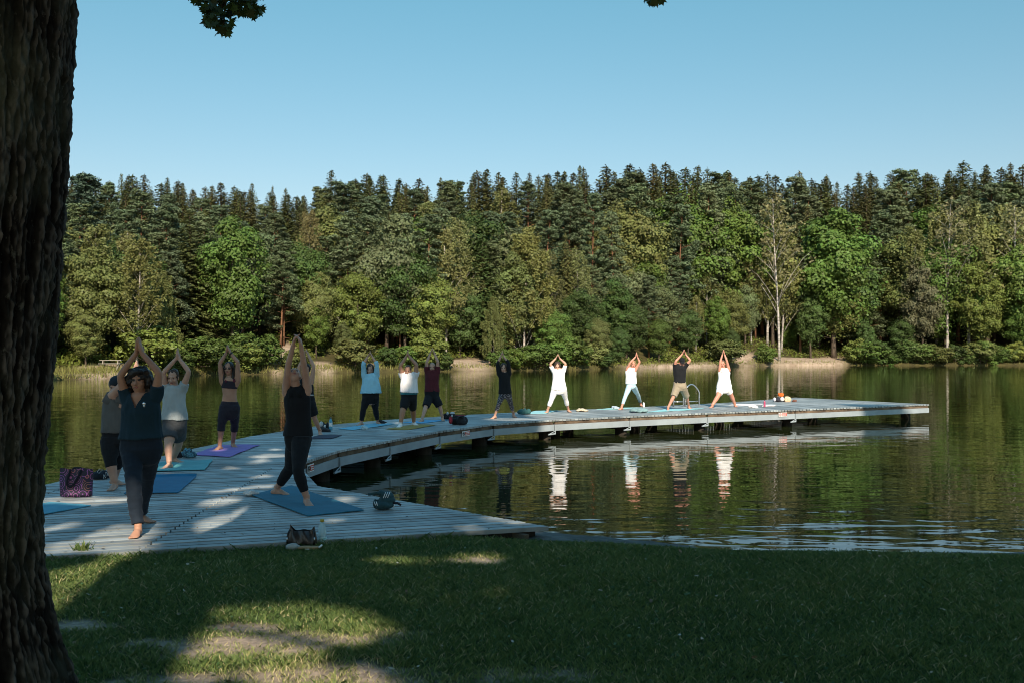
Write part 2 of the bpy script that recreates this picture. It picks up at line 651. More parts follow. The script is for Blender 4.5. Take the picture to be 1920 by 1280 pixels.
# stone rim between lawn and water
xs = np.concatenate([np.linspace(-14, -1.2, 60), np.linspace(-1.0, 12, 330), np.linspace(12.2, 30, 40)])
ts = np.linspace(-0.10, 3.2, 40)
X, T = np.meshgrid(xs, ts)
Yr = lawn_edge(X) + T
pp = np.stack([X.ravel(), Yr.ravel(), np.zeros(X.size)], 1)
zr = -0.085 - np.interp(X.ravel(), [.5, 2.5, 6, 9], [.06, .15, .14, .085]) * np.clip(T.ravel(), 0, 9) - 0.30 * np.clip(T.ravel() - 1.15, 0, 9) + 0.035 * np.abs(wavy(pp, 3.2, 11)) + .02 * wavy(pp, 9, 12)
zr -= 0.12 * np.clip((-0.9 - X.ravel()), 0, 1)
me = bpy.data.meshes.new('shore_stones')
nx, ny = len(xs), len(ts)
i = (np.arange(ny - 1)[:, None] * nx + np.arange(nx - 1)[None, :]).ravel()
me.from_pydata(np.stack([X.ravel(), Yr.ravel(), zr], 1).tolist(), [], np.stack([i, i + 1, i + nx + 1, i + nx], 1).tolist())
me.polygons.foreach_set('use_smooth', [True] * len(me.polygons))
m, N, L, B = nmat('rim_stone')
v = N.new('ShaderNodeTexVoronoi'); v.inputs['Scale'].default_value = 2.6
tc = N.new('ShaderNodeTexCoord'); L.new(tc.outputs['Object'], v.inputs['Vector'])
n1 = noisen(N, L, 7, 5, .65)
c = ramp(N, L, n1, [(.3, (.055, .055, .05)), (.7, (.17, .165, .15))])
c2 = ramp(N, L, v.outputs['Distance'], [(0.05, (1, 1, 1)), (0.6, (.55, .55, .52))])
L.new(mixcol(N, L, 1.0, c, c2, 'MULTIPLY'), B.inputs['Base Color'])
B.inputs['Roughness'].default_value = .85
bump(N, L, B, n1, .7, .03)
me.materials.append(m)
o = link(bpy.data.objects.new('shore_stones', me))
tag(o, 'grey stone rim between the lawn and the lake', 'stones', kind='structure')

# far shore and the hill behind it: columns follow view directions, rows the distance beyond the waterline
def shore_d(px):
    return np.interp(px, [-900, -300, 100, 250, 400, 700, 1000, 1150, 1300, 1450, 1600, 1750, 1920, 2300, 2800],
                     [62, 70, 84, 92, 104, 119, 134, 147, 166, 182, 193, 190, 192, 196, 200])


SAND = [(518, 4, 20, 5), (538, 9, 18, 4), (612, 3, 26, 3), (700, 3, 20, 2), (885, 4, 56, 4), (1270, 1.0, 90, 2.2), (1396, 4, 30, 4.5),
        (1510, 2.5, 85, 4.5), (1560, 5, 40, 4), (200, 2, 70, 2.5), (60, 2, 80, 2)]


def sandness(px, v):
    p = np.stack([px * .05, v * .6, np.zeros_like(px)], 1)
    nz = wavy(p, 1.2, 71) * .4
    d = np.zeros_like(px)
    for cx, cv, rx, rv in SAND:
        d = np.maximum(d, np.clip(1.4 - ((px - cx) / rx) ** 2 - ((v - cv) / rv) ** 2 + nz, 0, 1))
    return d


def hill_z(px, v):
    p = np.stack([px * .06, v, np.zeros_like(px)], 1)
    z = np.interp(v, [-8, 0, .5, 2, 8, 20, 50, 90, 140, 260], [-2.2, WZ - .1, -.12, .15, 1.0, 4.0, 11.5, 18.5, 22, 24])
    z = z + .25 * wavy(p, .35, 81) * np.clip(v / 4, 0, 1)
    for cx, cv, rx, hh in ((525, 8, 50, 1.0), (1405, 10, 45, 1.3), (880, 8, 70, .3)):
        z = z + hh * np.exp(-((px - cx) / rx) ** 2) * np.clip((v - 1) / (cv * .8), 0, 1)
    return z


def SH(px, v):
    """World point on the far hill at photo column px, v metres behind the waterline."""
    d = float(shore_d(px)) + v
    return Vector(((px - 960) / F * d, d, float(hill_z(np.array([float(px)]), np.array([float(v)]))[0])))


pxs = np.arange(-900, 2801, 9.0)
vs_ = np.array([-8, -3, -1, 0, .25, .5, 1, 1.5, 2, 3, 4, 5, 6, 7, 8, 9.5, 11, 13, 15, 18, 22, 27, 33, 40, 50, 65, 85, 110, 150, 200, 260])
PX, VV = np.meshgrid(pxs, vs_)
D = shore_d(PX) + VV
pr, vr = PX.ravel(), VV.ravel()
me = bpy.data.meshes.new('hillside')
nx, ny = len(pxs), len(vs_)
i = (np.arange(ny - 1)[:, None] * nx + np.arange(nx - 1)[None, :]).ravel()
me.from_pydata(np.stack([(pr - 960) / F * D.ravel(), D.ravel(), hill_z(pr, vr)], 1).tolist(), [], np.stack([i, i + 1, i + nx + 1, i + nx], 1).tolist())
me.polygons.foreach_set('use_smooth', [True] * len(me.polygons))
a = me.attributes.new('sand', 'FLOAT', 'POINT')
a.data.foreach_set('value', sandness(pr, vr).astype(np.float32))
m, N, L, B = nmat('forest_floor')
at = N.new('ShaderNodeAttribute'); at.attribute_name = 'sand'
n1 = noisen(N, L, .9, 5, .65)
g = ramp(N, L, n1, [(.3, (.035, .030, .015)), (.6, (.075, .065, .025)), (.8, (.10, .11, .03))])
s = ramp(N, L, n1, [(.3, (.23, .165, .115)), (.7, (.42, .33, .25))])
L.new(mixcol(N, L, at.outputs['Fac'], g, s), B.inputs['Base Color'])
B.inputs['Roughness'].default_value = .95
B.inputs['Specular IOR Level'].default_value = .1
bump(N, L, B, n1, .7, .25)
me.materials.append(m)
o = link(bpy.data.objects.new('hillside', me))
tag(o, 'wooded hillside rising behind the far shore with sandy banks', 'hillside', kind='structure')

# ------------------------------------------------------------------ the dock
IN = [(-3.3, 15.3), (-3.02, 17.4), (-2.38, 19.4), (-1.58, 21.8), (-.44, 24.0), (1.1, 25.55), (3.2, 27.0), (5.6, 28.5), (8.6, 30.2), (14.0, 33.4)]
OUT = [(-5.9, 14.45), (-5.7, 17.3), (-5.35, 20.4), (-4.5, 23.4), (-3.2, 25.5), (-1.0, 27.8), (1.4, 29.7), (4.2, 31.7), (7.6, 34.6), (11.0, 38.5)]
IN = [Vector((a, b, 0)) for a, b in IN]
OUT = [Vector((a, b, 0)) for a, b in OUT]
NL, TIP, COR = Vector((-6.35, 7.43, 0)), Vector((.36, 9.72, 0)), Vector((-2.48, 12.7, 0))
dock = empty('wooden_dock', (-3, 9, 0))
tag(dock, 'long curved wooden bathing dock reaching out over the lake on dark piles', 'dock')
bd = MB()


def board(a, b, c, d, th=0.042, val=None):
    """Plank with top corners a b c d (counter-clockwise)."""
    dn = Vector((0, 0, -th))
    jz = Vector((0, 0, random.uniform(-.003, .002)))
    t = [p + jz for p in (a, b, c, d)]
    bd.add(t + [p + dn for p in t], [(0, 1, 2, 3), (7, 6, 5, 4), (0, 4, 5, 1), (1, 5, 6, 2), (2, 6, 7, 3), (3, 7, 4, 0)],
           random.random() if val is None else val)


# platform on the shore: boards parallel to the lawn edge, clipped by the platform outline
bdir = (TIP - NL).normalized()
bnor = Vector((-bdir.y, bdir.x, 0))
poly = [NL, TIP, COR, IN[0], OUT[0]]


def clip_line(s):
    """Interval along bdir where the line at offset s from NL lies inside poly."""
    hits = []
    for i in range(len(poly)):
        p, q = poly[i] - NL, poly[(i + 1) % len(poly)] - NL
        a, b = p.dot(bnor), q.dot(bnor)
        if (a - s) * (b - s) < 0:
            t = (s - a) / (b - a)
            hits.append((p + (q - p) * t).dot(bdir))
    return (min(hits), max(hits)) if len(hits) >= 2 else None


smax = max((OUT[0] - NL).dot(bnor), (IN[0] - NL).dot(bnor))
pitch, gap = 0.146, 0.038
SEAMS = [1.05, 3.35]      # board joints, measured along the boards at the lawn edge
s = 0.004
r_i = 0
while s < smax - .05:
    s1 = min(s + pitch - gap, smax - .004)
    i0, i1 = clip_line(s + 1e-4), clip_line(s1)
    if i0 and i1:
        cuts0 = [i0[0]] + [c + s * .28 + (.0 if r_i % 2 else .0) for c in SEAMS if i0[0] + .4 < c + s * .28 < i0[1] - .4] + [i0[1]]
        cuts1 = [i1[0]] + cuts0[1:-1] + [i1[1]]
        for j in range(len(cuts0) - 1):
            e0 = .007 if j > 0 else 0
            e1 = .007 if j < len(cuts0) - 2 else 0
            P = lambda l, q: NL + bdir * l + bnor * q
            board(P(cuts0[j] + e0, s), P(cuts0[j + 1] - e1, s), P(cuts1[j + 1] - e1, s1), P(cuts1[j] + e0, s1))
    s += pitch
    r_i += 1
for k in range(len(IN) - 1):
    a0, a1, b0, b1 = IN[k], IN[k + 1], OUT[k], OUT[k + 1]
    n = max(3, round(max((a1 - a0).length, (b1 - b0).length) / .150))
    g = .013 / max((a1 - a0).length, .5) * .5
    for q in range(n):
        t0, t1 = (q + .11) / n, (q + .89) / n
        ext = ((a0 + a1) - (b0 + b1)).normalized() * random.uniform(.0, .012)
        board(b0.lerp(b1, t0), a0.lerp(a1, t0) + ext, a0.lerp(a1, t1) + ext, b0.lerp(b1, t1))
# board winding: make sure tops face up
me = bd.mesh('decking', M_DECK, attr='tint')
bm = bmesh.new(); bm.from_mesh(me); bmesh.ops.recalc_face_normals(bm, faces=bm.faces); bm.to_mesh(me); bm.free()


def child(name, me_or_mb, mat=None, smooth=False, parent=dock):
    o = me_or_mb.build(name, mat, None, smooth) if isinstance(me_or_mb, MB) else link(bpy.data.objects.new(name, me_or_mb))
    o.parent = parent
    o.matrix_parent_inverse = parent.matrix_world.inverted() if False else Matrix.Translation(-parent.location)
    return o


child('decking', me)


def rail(a, b, z0, z1, th, inset, side):
    """Box beam along a-b hanging between z0 and z1, set back by inset from the edge (side = inward normal)."""
    d = (b - a).normalized()
    m_ = MB()
    p = [a + side * inset, b + side * inset, b + side * (inset + th), a + side * (inset + th)]
    m_.add([q + Vector((0, 0, z1)) for q in p] + [q + Vector((0, 0, z0)) for q in p],
           [(0, 1, 2, 3), (7, 6, 5, 4), (0, 4, 5, 1), (1, 5, 6, 2), (2, 6, 7, 3), (3, 7, 4, 0)])
    return m_


edges = [(IN[k], IN[k + 1], OUT[k] - IN[k]) for k in range(9)] + [(OUT[k + 1], OUT[k], IN[k] - OUT[k]) for k in range(9)]
edges += [(OUT[9], IN[9], IN[8] - IN[9])]
edges += [(COR, IN[0], Vector((-1, -.3, 0))), (TIP, COR, Vector((-1, -.8, 0)))]
for (a, b, inn) in edges:
    d = (b - a).normalized()
    sd = Vector((-d.y, d.x, 0))
    if sd.dot(inn) < 0: sd = -sd
    off = .03 if (a - TIP).length > .01 else .25
    q0, q1 = a + d * .004, b - d * .004
    child('joist', rail(q0 + d * .03, q1 - d * .03, -.125, -.052, .06, .022 if off < .1 else .24, sd), M_JOIST)
    if off < .1:
        child('edge_beam', rail(q0, q1, -.285, -.128, .05, .012, sd), M_BEAM)
child('front_beam', rail(NL + bdir * .2, TIP - bdir * .12, -.20, -.046, .08, .06, bnor), M_PILE)
child('front_beam', rail(TIP - bdir * .35 + bnor * .15, COR, -.2, -.046, .1, .10, Vector((-.8, -.6, 0))), M_PILE)


def pile(p, r=.15):
    m_ = MB()
    m_.tube([(p.x, p.y, -1.6), (p.x, p.y, -.29)], [r * 1.03, r], 14)
    o = child('pile', m_, M_PILE, True)
    c_ = MB(); c_.box((p.x, p.y, -.26), (r * 3.4, r * 2.2, .06))
    cc = c_.build('pile_cap', M_PILE, o)
    return o


for k in range(10):
    pile(IN[k].lerp(OUT[k], .12 if k < 9 else .16), .16)
    pile(IN[k].lerp(OUT[k], .86), .16)
    if k < 9:
        if k >= 3: pile(IN[k].lerp(IN[k + 1], .5).lerp(OUT[k].lerp(OUT[k + 1], .5), .5), .15)
        # crossbeam under each joint
        m_ = MB()
        m_.tube([IN[k].lerp(OUT[k], .04) + Vector((0, 0, -.30)), IN[k].lerp(OUT[k], .96) + Vector((0, 0, -.30))], [(.09, .06)] * 2, 4, ref=(0, 0, 1))
        child('crossbeam', m_, M_PILE)
pile(TIP.lerp(NL, .13) + bnor * .45, .12)
pile(COR + Vector((-.5, -.5, 0)), .15)
# small galvanised brackets hanging below the beam joints on the bay side
for k in range(1, 9):
    d = (IN[k + 1] - IN[k]).normalized()
    o2 = (IN[k] - OUT[k]).normalized()
    m_ = MB()
    q = IN[k] + o2 * .015
    m_.tube([q + Vector((0, 0, -.13)), q + Vector((0, 0, -.37))], [.016, .016], 8)
    m_.tube([q + Vector((0, 0, -.365)), q - d * .22 + Vector((0, 0, -.375))], [.02, .02], 8)
    m_.tube([q + Vector((0, 0, -.29)), q - d * .2 + Vector((0, 0, -.37))], [.01, .01], 6)
    child('bracket', m_, M_BEAM)

# dead leaves and crumbs lying on the near boards, one weed growing at the platform edge
lr = np.random.default_rng(17)
n = 420
l = lr.uniform(.2, 7.2, n); s_ = lr.random(n) ** 1.4 * 5.4
P_ = np.array([tuple(NL + bdir * a_ + bnor * b_) for a_, b_ in zip(l, s_)])
ok = np.array([(lambda iv: iv is not None and iv[0] + .15 < a_ < iv[1] - .15)(clip_line(b_)) for a_, b_ in zip(l, s_)])
P_ = P_[ok]; n = len(P_)
sz = lr.uniform(.006, .022, n); an = lr.uniform(0, 6.28, n)
t_ = np.stack([np.cos(an), np.sin(an), lr.normal(0, .15, n)], 1); b2 = np.stack([-np.sin(an), np.cos(an), lr.normal(0, .25, n)], 1)
C_ = P_ + np.array([0, 0, .010])
S_ = sz[:, None]
V_ = np.stack([C_ + t_ * S_, C_ + b2 * S_ * .55, C_ - t_ * S_ * .8 + b2 * S_ * .25, C_ - t_ * S_, C_ - b2 * S_ * .5], 1).reshape(-1, 3)
V_[:, 2] = np.maximum(V_[:, 2], .005)
m, N, L, B = nmat('deck_litter')
at = N.new('ShaderNodeAttribute'); at.attribute_name = 'tint'
L.new(ramp(N, L, at.outputs['Fac'], [(0.0, (0.02, 0.015, 0.01)), (0.6, (0.08, 0.05, 0.025)), (1.0, (0.25, 0.18, 0.09))]), B.inputs['Base Color'])
tag(link(bpy.data.objects.new('deck_leaves', np_mesh('deck_leaves', V_, 5, m, lr.random(n)))), 'small dead leaves and crumbs scattered on the near boards', 'leaves', kind='stuff')
c_ = W(153, 1040, -.05)
n = 90
an = lr.uniform(0, 6.28, n); h_ = lr.uniform(.04, .13, n)
b0 = np.stack([lr.normal(0, .035, n), lr.normal(0, .02, n), np.zeros(n)], 1)
tp = b0 + np.stack([np.cos(an) * h_ * .55, np.sin(an) * h_ * .55, h_], 1)
u_ = np.stack([-np.sin(an), np.cos(an), 0 * an], 1) * .005
md = (b0 + tp) / 2 + np.array([0, 0, .012])
o = link(bpy.data.objects.new('weed_tuft', np_mesh('weed_tuft', np.stack([b0 - u_, b0 + u_, md + u_ * 1.4, tp, md - u_ * 1.4], 1).reshape(-1, 3), 5, M_GRASS, np.clip(lr.normal(.4, .2, n), 0, 1))))
o.location = c_
tag(o, 'small weed tuft growing at the platform edge near the old maple', 'weed')

# ------------------------------------------------------------------ trees of the far shore
def unit(a):
    return a / np.maximum(np.linalg.norm(a, axis=-1, keepdims=True), 1e-9)


def leaf_quads(C, Nn, S, asp=0.6, r=rng):
    n = len(C)
    Nn = unit(Nn)
    t = unit(np.cross(Nn, r.normal(size=(n, 3))))
    b = np.cross(Nn, t)
    S = np.asarray(S)[:, None]
    return np.stack([C + t * S, C + b * S * asp, C - t * S, C - b * S * asp], 1).reshape(-1, 3)


def crown_mesh(name, C, Nn, S, tint, mat, asp=0.6):
    return np_mesh(name, leaf_quads(C, Nn, S, asp), 4, mat, tint)


def trunk_mesh(name, H, r, mat, limbs=(), lean=(0, 0), bend=.3, seg=8):
    mb = MB()
    pts = []
    a = random.uniform(0, 6)
    for i in range(9):
        t = i / 8
        pts.append((lean[0] * t * H + bend * math.sin(t * 4 + a) * .4, lean[1] * t * H + bend * math.cos(t * 3 + a) * .3, -.6 + t * (H + .6)))
    mb.tube(pts, [r * (1.25 if i == 0 else 1) * (1 - .88 * i / 8) + .015 for i in range(9)], seg)
    def at(z):
        t = min(max(z / H, 0), 1) * 8
        i = min(int(t), 7)
        return Vector(pts[i]).lerp(Vector(pts[i + 1]), t - i)
    for (z, ang, ln, up, rr) in limbs:
        p = at(z)
        d = Vector((math.cos(ang), math.sin(ang), 0))
        mb.tube([p, p + d * ln * .4 + Vector((0, 0, up * .5)), p + d * ln * .75 + Vector((0, 0, up * .85)), p + d * ln + Vector((0, 0, up))], [rr, rr * .75, rr * .5, rr * .2], 5)
    return mb.mesh(name, mat, True), at


def P_spruce(seed, H=28.0, R=3.3, base=.12):
    r = np.random.default_rng(seed)
    tm, _ = trunk_mesh('spruce_trunk', H * .97, H * .012, M_BARK, bend=.1)
    C, Nn, S, T = [], [], [], []
    z = H * base
    while z < H - .2:
        f = (z - H * base) / (H * (1 - base))
        rad = R * (1 - f) ** .78 * r.uniform(.78, 1.15) + .18
        nb = max(4, int(9 * (1 - f) + 4))
        for a in r.uniform(0, 6.28) + np.arange(nb) * 6.283 / nb + r.normal(0, .2, nb):
            L_ = rad * r.uniform(.7, 1.15)
            m = max(5, int(L_ * 9))
            t = r.random(m) ** .7
            up = .25 * L_ * (f > .75)
            droop = -.28 * L_ * t ** 1.4 * (1 - f * .6) + up * t
            w = r.normal(0, .22, m) * (1 - .5 * t)
            x = np.cos(a) * L_ * t - np.sin(a) * w
            y = np.sin(a) * L_ * t + np.cos(a) * w
            C.append(np.stack([x, y, z + droop + r.normal(0, .08, m)], 1))
            nn = np.stack([np.cos(a) * .55 * np.ones(m), np.sin(a) * .55 * np.ones(m), np.ones(m)], 1) + r.normal(0, .38, (m, 3))
            Nn.append(nn)
            S.append(r.uniform(.20, .36, m) * (1 - .25 * f))
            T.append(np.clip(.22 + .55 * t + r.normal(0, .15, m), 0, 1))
        z += .46 * (1 - .35 * f) * r.uniform(.85, 1.15)
    # leader
    m = 14
    C.append(np.stack([r.normal(0, .05, m), r.normal(0, .05, m), H - 1.1 + np.linspace(0, 1.3, m)], 1)); Nn.append(r.normal(size=(m, 3))); S.append(np.full(m, .17)); T.append(np.full(m, .5))
    return tm, crown_mesh('spruce_crown', np.concatenate(C), np.concatenate(Nn), np.concatenate(S), np.concatenate(T), M_NEEDLE, .42)


def P_pine(seed, H=24.0, R=3.6, base=.42):
    r = np.random.default_rng(seed)
    random.seed(seed)
    n = 62
    cl = []
    for i in range(n):
        f = (i + .5) / n
        z = H * (base + (1 - base) * f ** .9)
        rad = R * (1 - .72 * f ** 1.6) * r.uniform(.35, 1.05)
        a = i * 2.4 + r.normal(0, .4)
        cl.append((rad * math.cos(a), rad * math.sin(a), z, r.uniform(.75, 1.35) * (1 - .35 * f)))
    limbs = [(c[2] - .9, math.atan2(c[1], c[0]), math.hypot(c[0], c[1]), .8, .055) for c in cl[::2]]
    limbs += [(H * base * r.uniform(.5, .98), r.uniform(0, 6.28), r.uniform(.6, 1.6), r.uniform(-.2, .3), .03) for _ in range(7)]
    tm, at = trunk_mesh('pine_trunk', H * .97, H * .0092, M_PINEBARK, limbs, bend=.35)
    C, Nn, S, T = [], [], [], []
    for (x, y, z, s) in cl:
        m = 170
        p = at(z)
        d = r.normal(size=(m, 3)); d = unit(d) * (r.random((m, 1)) ** .45)
        q = d * np.array([s * 1.1, s * 1.1, s * r.uniform(.45, .8)])
        C.append(q + np.array([x + p.x, y + p.y, z]))
        Nn.append(d * np.array([.6, .6, 1.0]) + np.array([0, 0, .45]) + r.normal(0, .45, (m, 3)))
        S.append(r.uniform(.14, .27, m))
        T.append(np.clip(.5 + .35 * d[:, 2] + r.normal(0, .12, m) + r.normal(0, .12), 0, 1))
    return tm, crown_mesh('pine_crown', np.concatenate(C), np.concatenate(Nn), np.concatenate(S), np.concatenate(T), M_NEEDLE, .45)


def P_broad(seed, H=17.0, R=6.0, base=.10, clumps=88, per=270, leaf=.185, trunk=True):
    r = np.random.default_rng(seed)
    random.seed(seed)
    C, Nn, S, T = [], [], [], []
    cz, hz = H * (base + (1 - base) * .5), H * (1 - base) * .5
    lob = [(unit(r.normal(size=(1, 3)))[0], r.uniform(.62, 1.25)) for _ in range(12)]
    ctr = []
    for i in range(clumps):
        d = unit(r.normal(size=(1, 3)))[0]
        sc = 1.0
        for ld, ls in lob:
            w = max(0, float(np.dot(d, ld))) ** 3
            sc = sc * (1 - w) + ls * w
        k = r.random() ** .30 * sc
        wid = 1 - .30 * max(0, d[2] * k) ** 1.5
        c = np.array([d[0] * R * k * .86 * wid, d[1] * R * k * .86 * wid, cz + d[2] * hz * k * .90])
        ctr.append(c)
        s = r.uniform(.6, 1.5) * R * .20
        m = int(per * r.uniform(.7, 1.2))
        e = unit(r.normal(size=(m, 3)))
        e[:, 2] = np.abs(e[:, 2]) * np.where(r.random(m) < .70, 1, -1)
        q = e * (r.random((m, 1)) ** .33) * np.array([s * 1.1, s * 1.1, s * .78])
        C.append(c + q)
        Nn.append(e + np.array([0, 0, .35]) + d * .4 + r.normal(0, .5, (m, 3)))
        S.append(r.uniform(.72, 1.25, m) * leaf)
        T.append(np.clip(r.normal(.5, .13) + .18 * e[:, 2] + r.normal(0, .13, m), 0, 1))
    m = clumps * per // 12                      # loose sprays between the clumps
    d = unit(r.normal(size=(m, 3)))
    kk = r.random(m) ** .35 * r.uniform(.8, 1.08, m)
    C.append(np.stack([d[:, 0] * R * .9 * kk, d[:, 1] * R * .9 * kk, cz + d[:, 2] * hz * .95 * kk], 1))
    Nn.append(d * .5 + r.normal(0, .6, (m, 3)) + np.array([0, 0, .3]))
    S.append(r.uniform(.7, 1.2, m) * leaf)
    T.append(np.clip(r.normal(.5, .2, m), 0, 1))
    limbs = [(H * r.uniform(.18, .6), math.atan2(c[1], c[0]), math.hypot(c[0], c[1]), max(.5, c[2] - H * .35) * .6, .07) for c in ctr[:14]]
    tm, _ = trunk_mesh('broad_trunk', H * .8, H * .017, M_BARK, limbs)
    return tm, crown_mesh('broad_crown', np.concatenate(C), np.concatenate(Nn), np.concatenate(S), np.concatenate(T), M_LEAF, .7)


def P_birch(seed, H=20.0, R=3.6, base=.25, dens=1.0, weep=1.0, tr=.0088):
    r = np.random.default_rng(seed)
    random.seed(seed)
    limbs, C, Nn, S, T = [], [], [], [], []
    n = 34
    tips = []
    for i in range(n):
        f = (i + .5) / n
        z = H * (base + (1 - base) * f * .93)
        a = i * 2.4 + r.normal(0, .3)
        ln = R * (1 - .7 * f ** 1.5) * r.uniform(.55, 1.05)
        up = r.uniform(.8, 1.8) * ln
        limbs.append((z - up * .5, a, ln, up, .042 * (1 - .5 * f)))
        tips.append((math.cos(a) * ln, math.sin(a) * ln, z + up * .5, ln))
    tm, at = trunk_mesh('birch_trunk', H * .97, H * tr, M_BIRCHBARK, limbs, bend=.45)
    for (x, y, z, ln) in tips:
        p = at(z)
        for j in range(int(7 * dens) + 1):
            t = r.uniform(.35, 1.1)
            hang = r.uniform(.6, 2.4) * weep
            m = int(30 * hang / 1.5 * dens) + 6
            u = r.random(m)
            cx, cy = x * t + r.normal(0, .28), y * t + r.normal(0, .28)
            q = np.stack([cx + r.normal(0, .16, m), cy + r.normal(0, .16, m), z - .3 * (1 - t) * ln + .4 - u * hang], 1) + np.array([p.x, p.y, 0])
            C.append(q)
            Nn.append(unit(np.array([[x, y, .6]])) * .5 + r.normal(0, .6, (m, 3)))
            S.append(r.uniform(.11, .20, m))
            T.append(np.clip(r.normal(.5, .12) + r.normal(0, .13, m), 0, 1))
    return tm, crown_mesh('birch_crown', np.concatenate(C), np.concatenate(Nn), np.concatenate(S), np.concatenate(T), M_LEAF, .7)


PROTO = {
    'spruce': [(P_spruce(s, R=R_), 28.0) for s, R_ in ((1, 4.2), (2, 5.0), (3, 3.8), (4, 5.6))],
    'pine': [(P_pine(s, base=b), 24.0) for s, b in ((11, .34), (12, .24), (13, .42), (14, .16))],
    'broad': [(P_broad(s, R=R_), 17.0) for s, R_ in ((21, 5.6), (22, 6.6), (23, 5.2), (24, 6.0))],
    'birch': [(P_birch(31), 20.0), (P_birch(32, dens=.9), 20.0)],
    'bare': [(P_birch(41, R=3.2, base=.34, dens=.20, weep=.6, tr=.0062), 20.0), (P_birch(42, R=3.6, base=.4, dens=.38, weep=.6, tr=.0062), 20.0)],
    'weep': [(P_birch(51, R=4.6, base=.12, dens=1.7, weep=1.5), 20.0)],
    'bush': [(P_broad(s, H=4.5, R=2.7, base=0.0, clumps=46, per=130, leaf=.15), 4.5) for s in (61, 62, 63)],
}
NAMES = {'spruce': 'spruce_tree', 'pine': 'pine_tree', 'broad': 'broadleaf_tree', 'birch': 'birch_tree', 'bare': 'birch_tree', 'weep': 'birch_tree', 'bush': 'shore_bush'}
PALE = {'spruce': (0.082, 0.086, 0.027), 'pine': (0.098, 0.124, 0.060), 'broad': (0.098, 0.142, 0.026), 'birch': (0.155, 0.162, 0.056),
        'bare': (0.18, 0.172, 0.075), 'weep': (0.155, 0.160, 0.052), 'bush': (0.088, 0.125, 0.028)}
trng = np.random.default_rng(99)


def plant(kind, px, v, ytop, label, group, col=None, wide=1.0, var=None, cat='tree'):
    """Tree with its foot v metres behind the far waterline in photo column px, as tall as row ytop asks for."""
    p = SH(px, v)
    h = CH + (HZ - ytop) / F * p.y - p.z
    pr = PROTO[kind]
    (tm, cm), H0 = pr[int(trng.integers(len(pr))) if var is None else var % len(pr)]
    s = max(h, 1.2) / H0
    root = empty(NAMES[kind], p, trng.uniform(0, 6.28))
    root.rotation_euler = (trng.normal(0, .022), trng.normal(0, .022), root.rotation_euler.z)
    sw = s * wide
    if kind in ('spruce',): sw = max(sw, .55)
    root.scale = (sw, sw, s)
    tag(root, label, cat, group)
    t = link(bpy.data.objects.new('trunk' if kind != 'bush' else 'stem', tm), root)
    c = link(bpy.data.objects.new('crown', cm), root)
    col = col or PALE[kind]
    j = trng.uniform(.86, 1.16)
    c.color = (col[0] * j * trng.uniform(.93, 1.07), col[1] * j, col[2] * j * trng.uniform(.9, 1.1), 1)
    return root


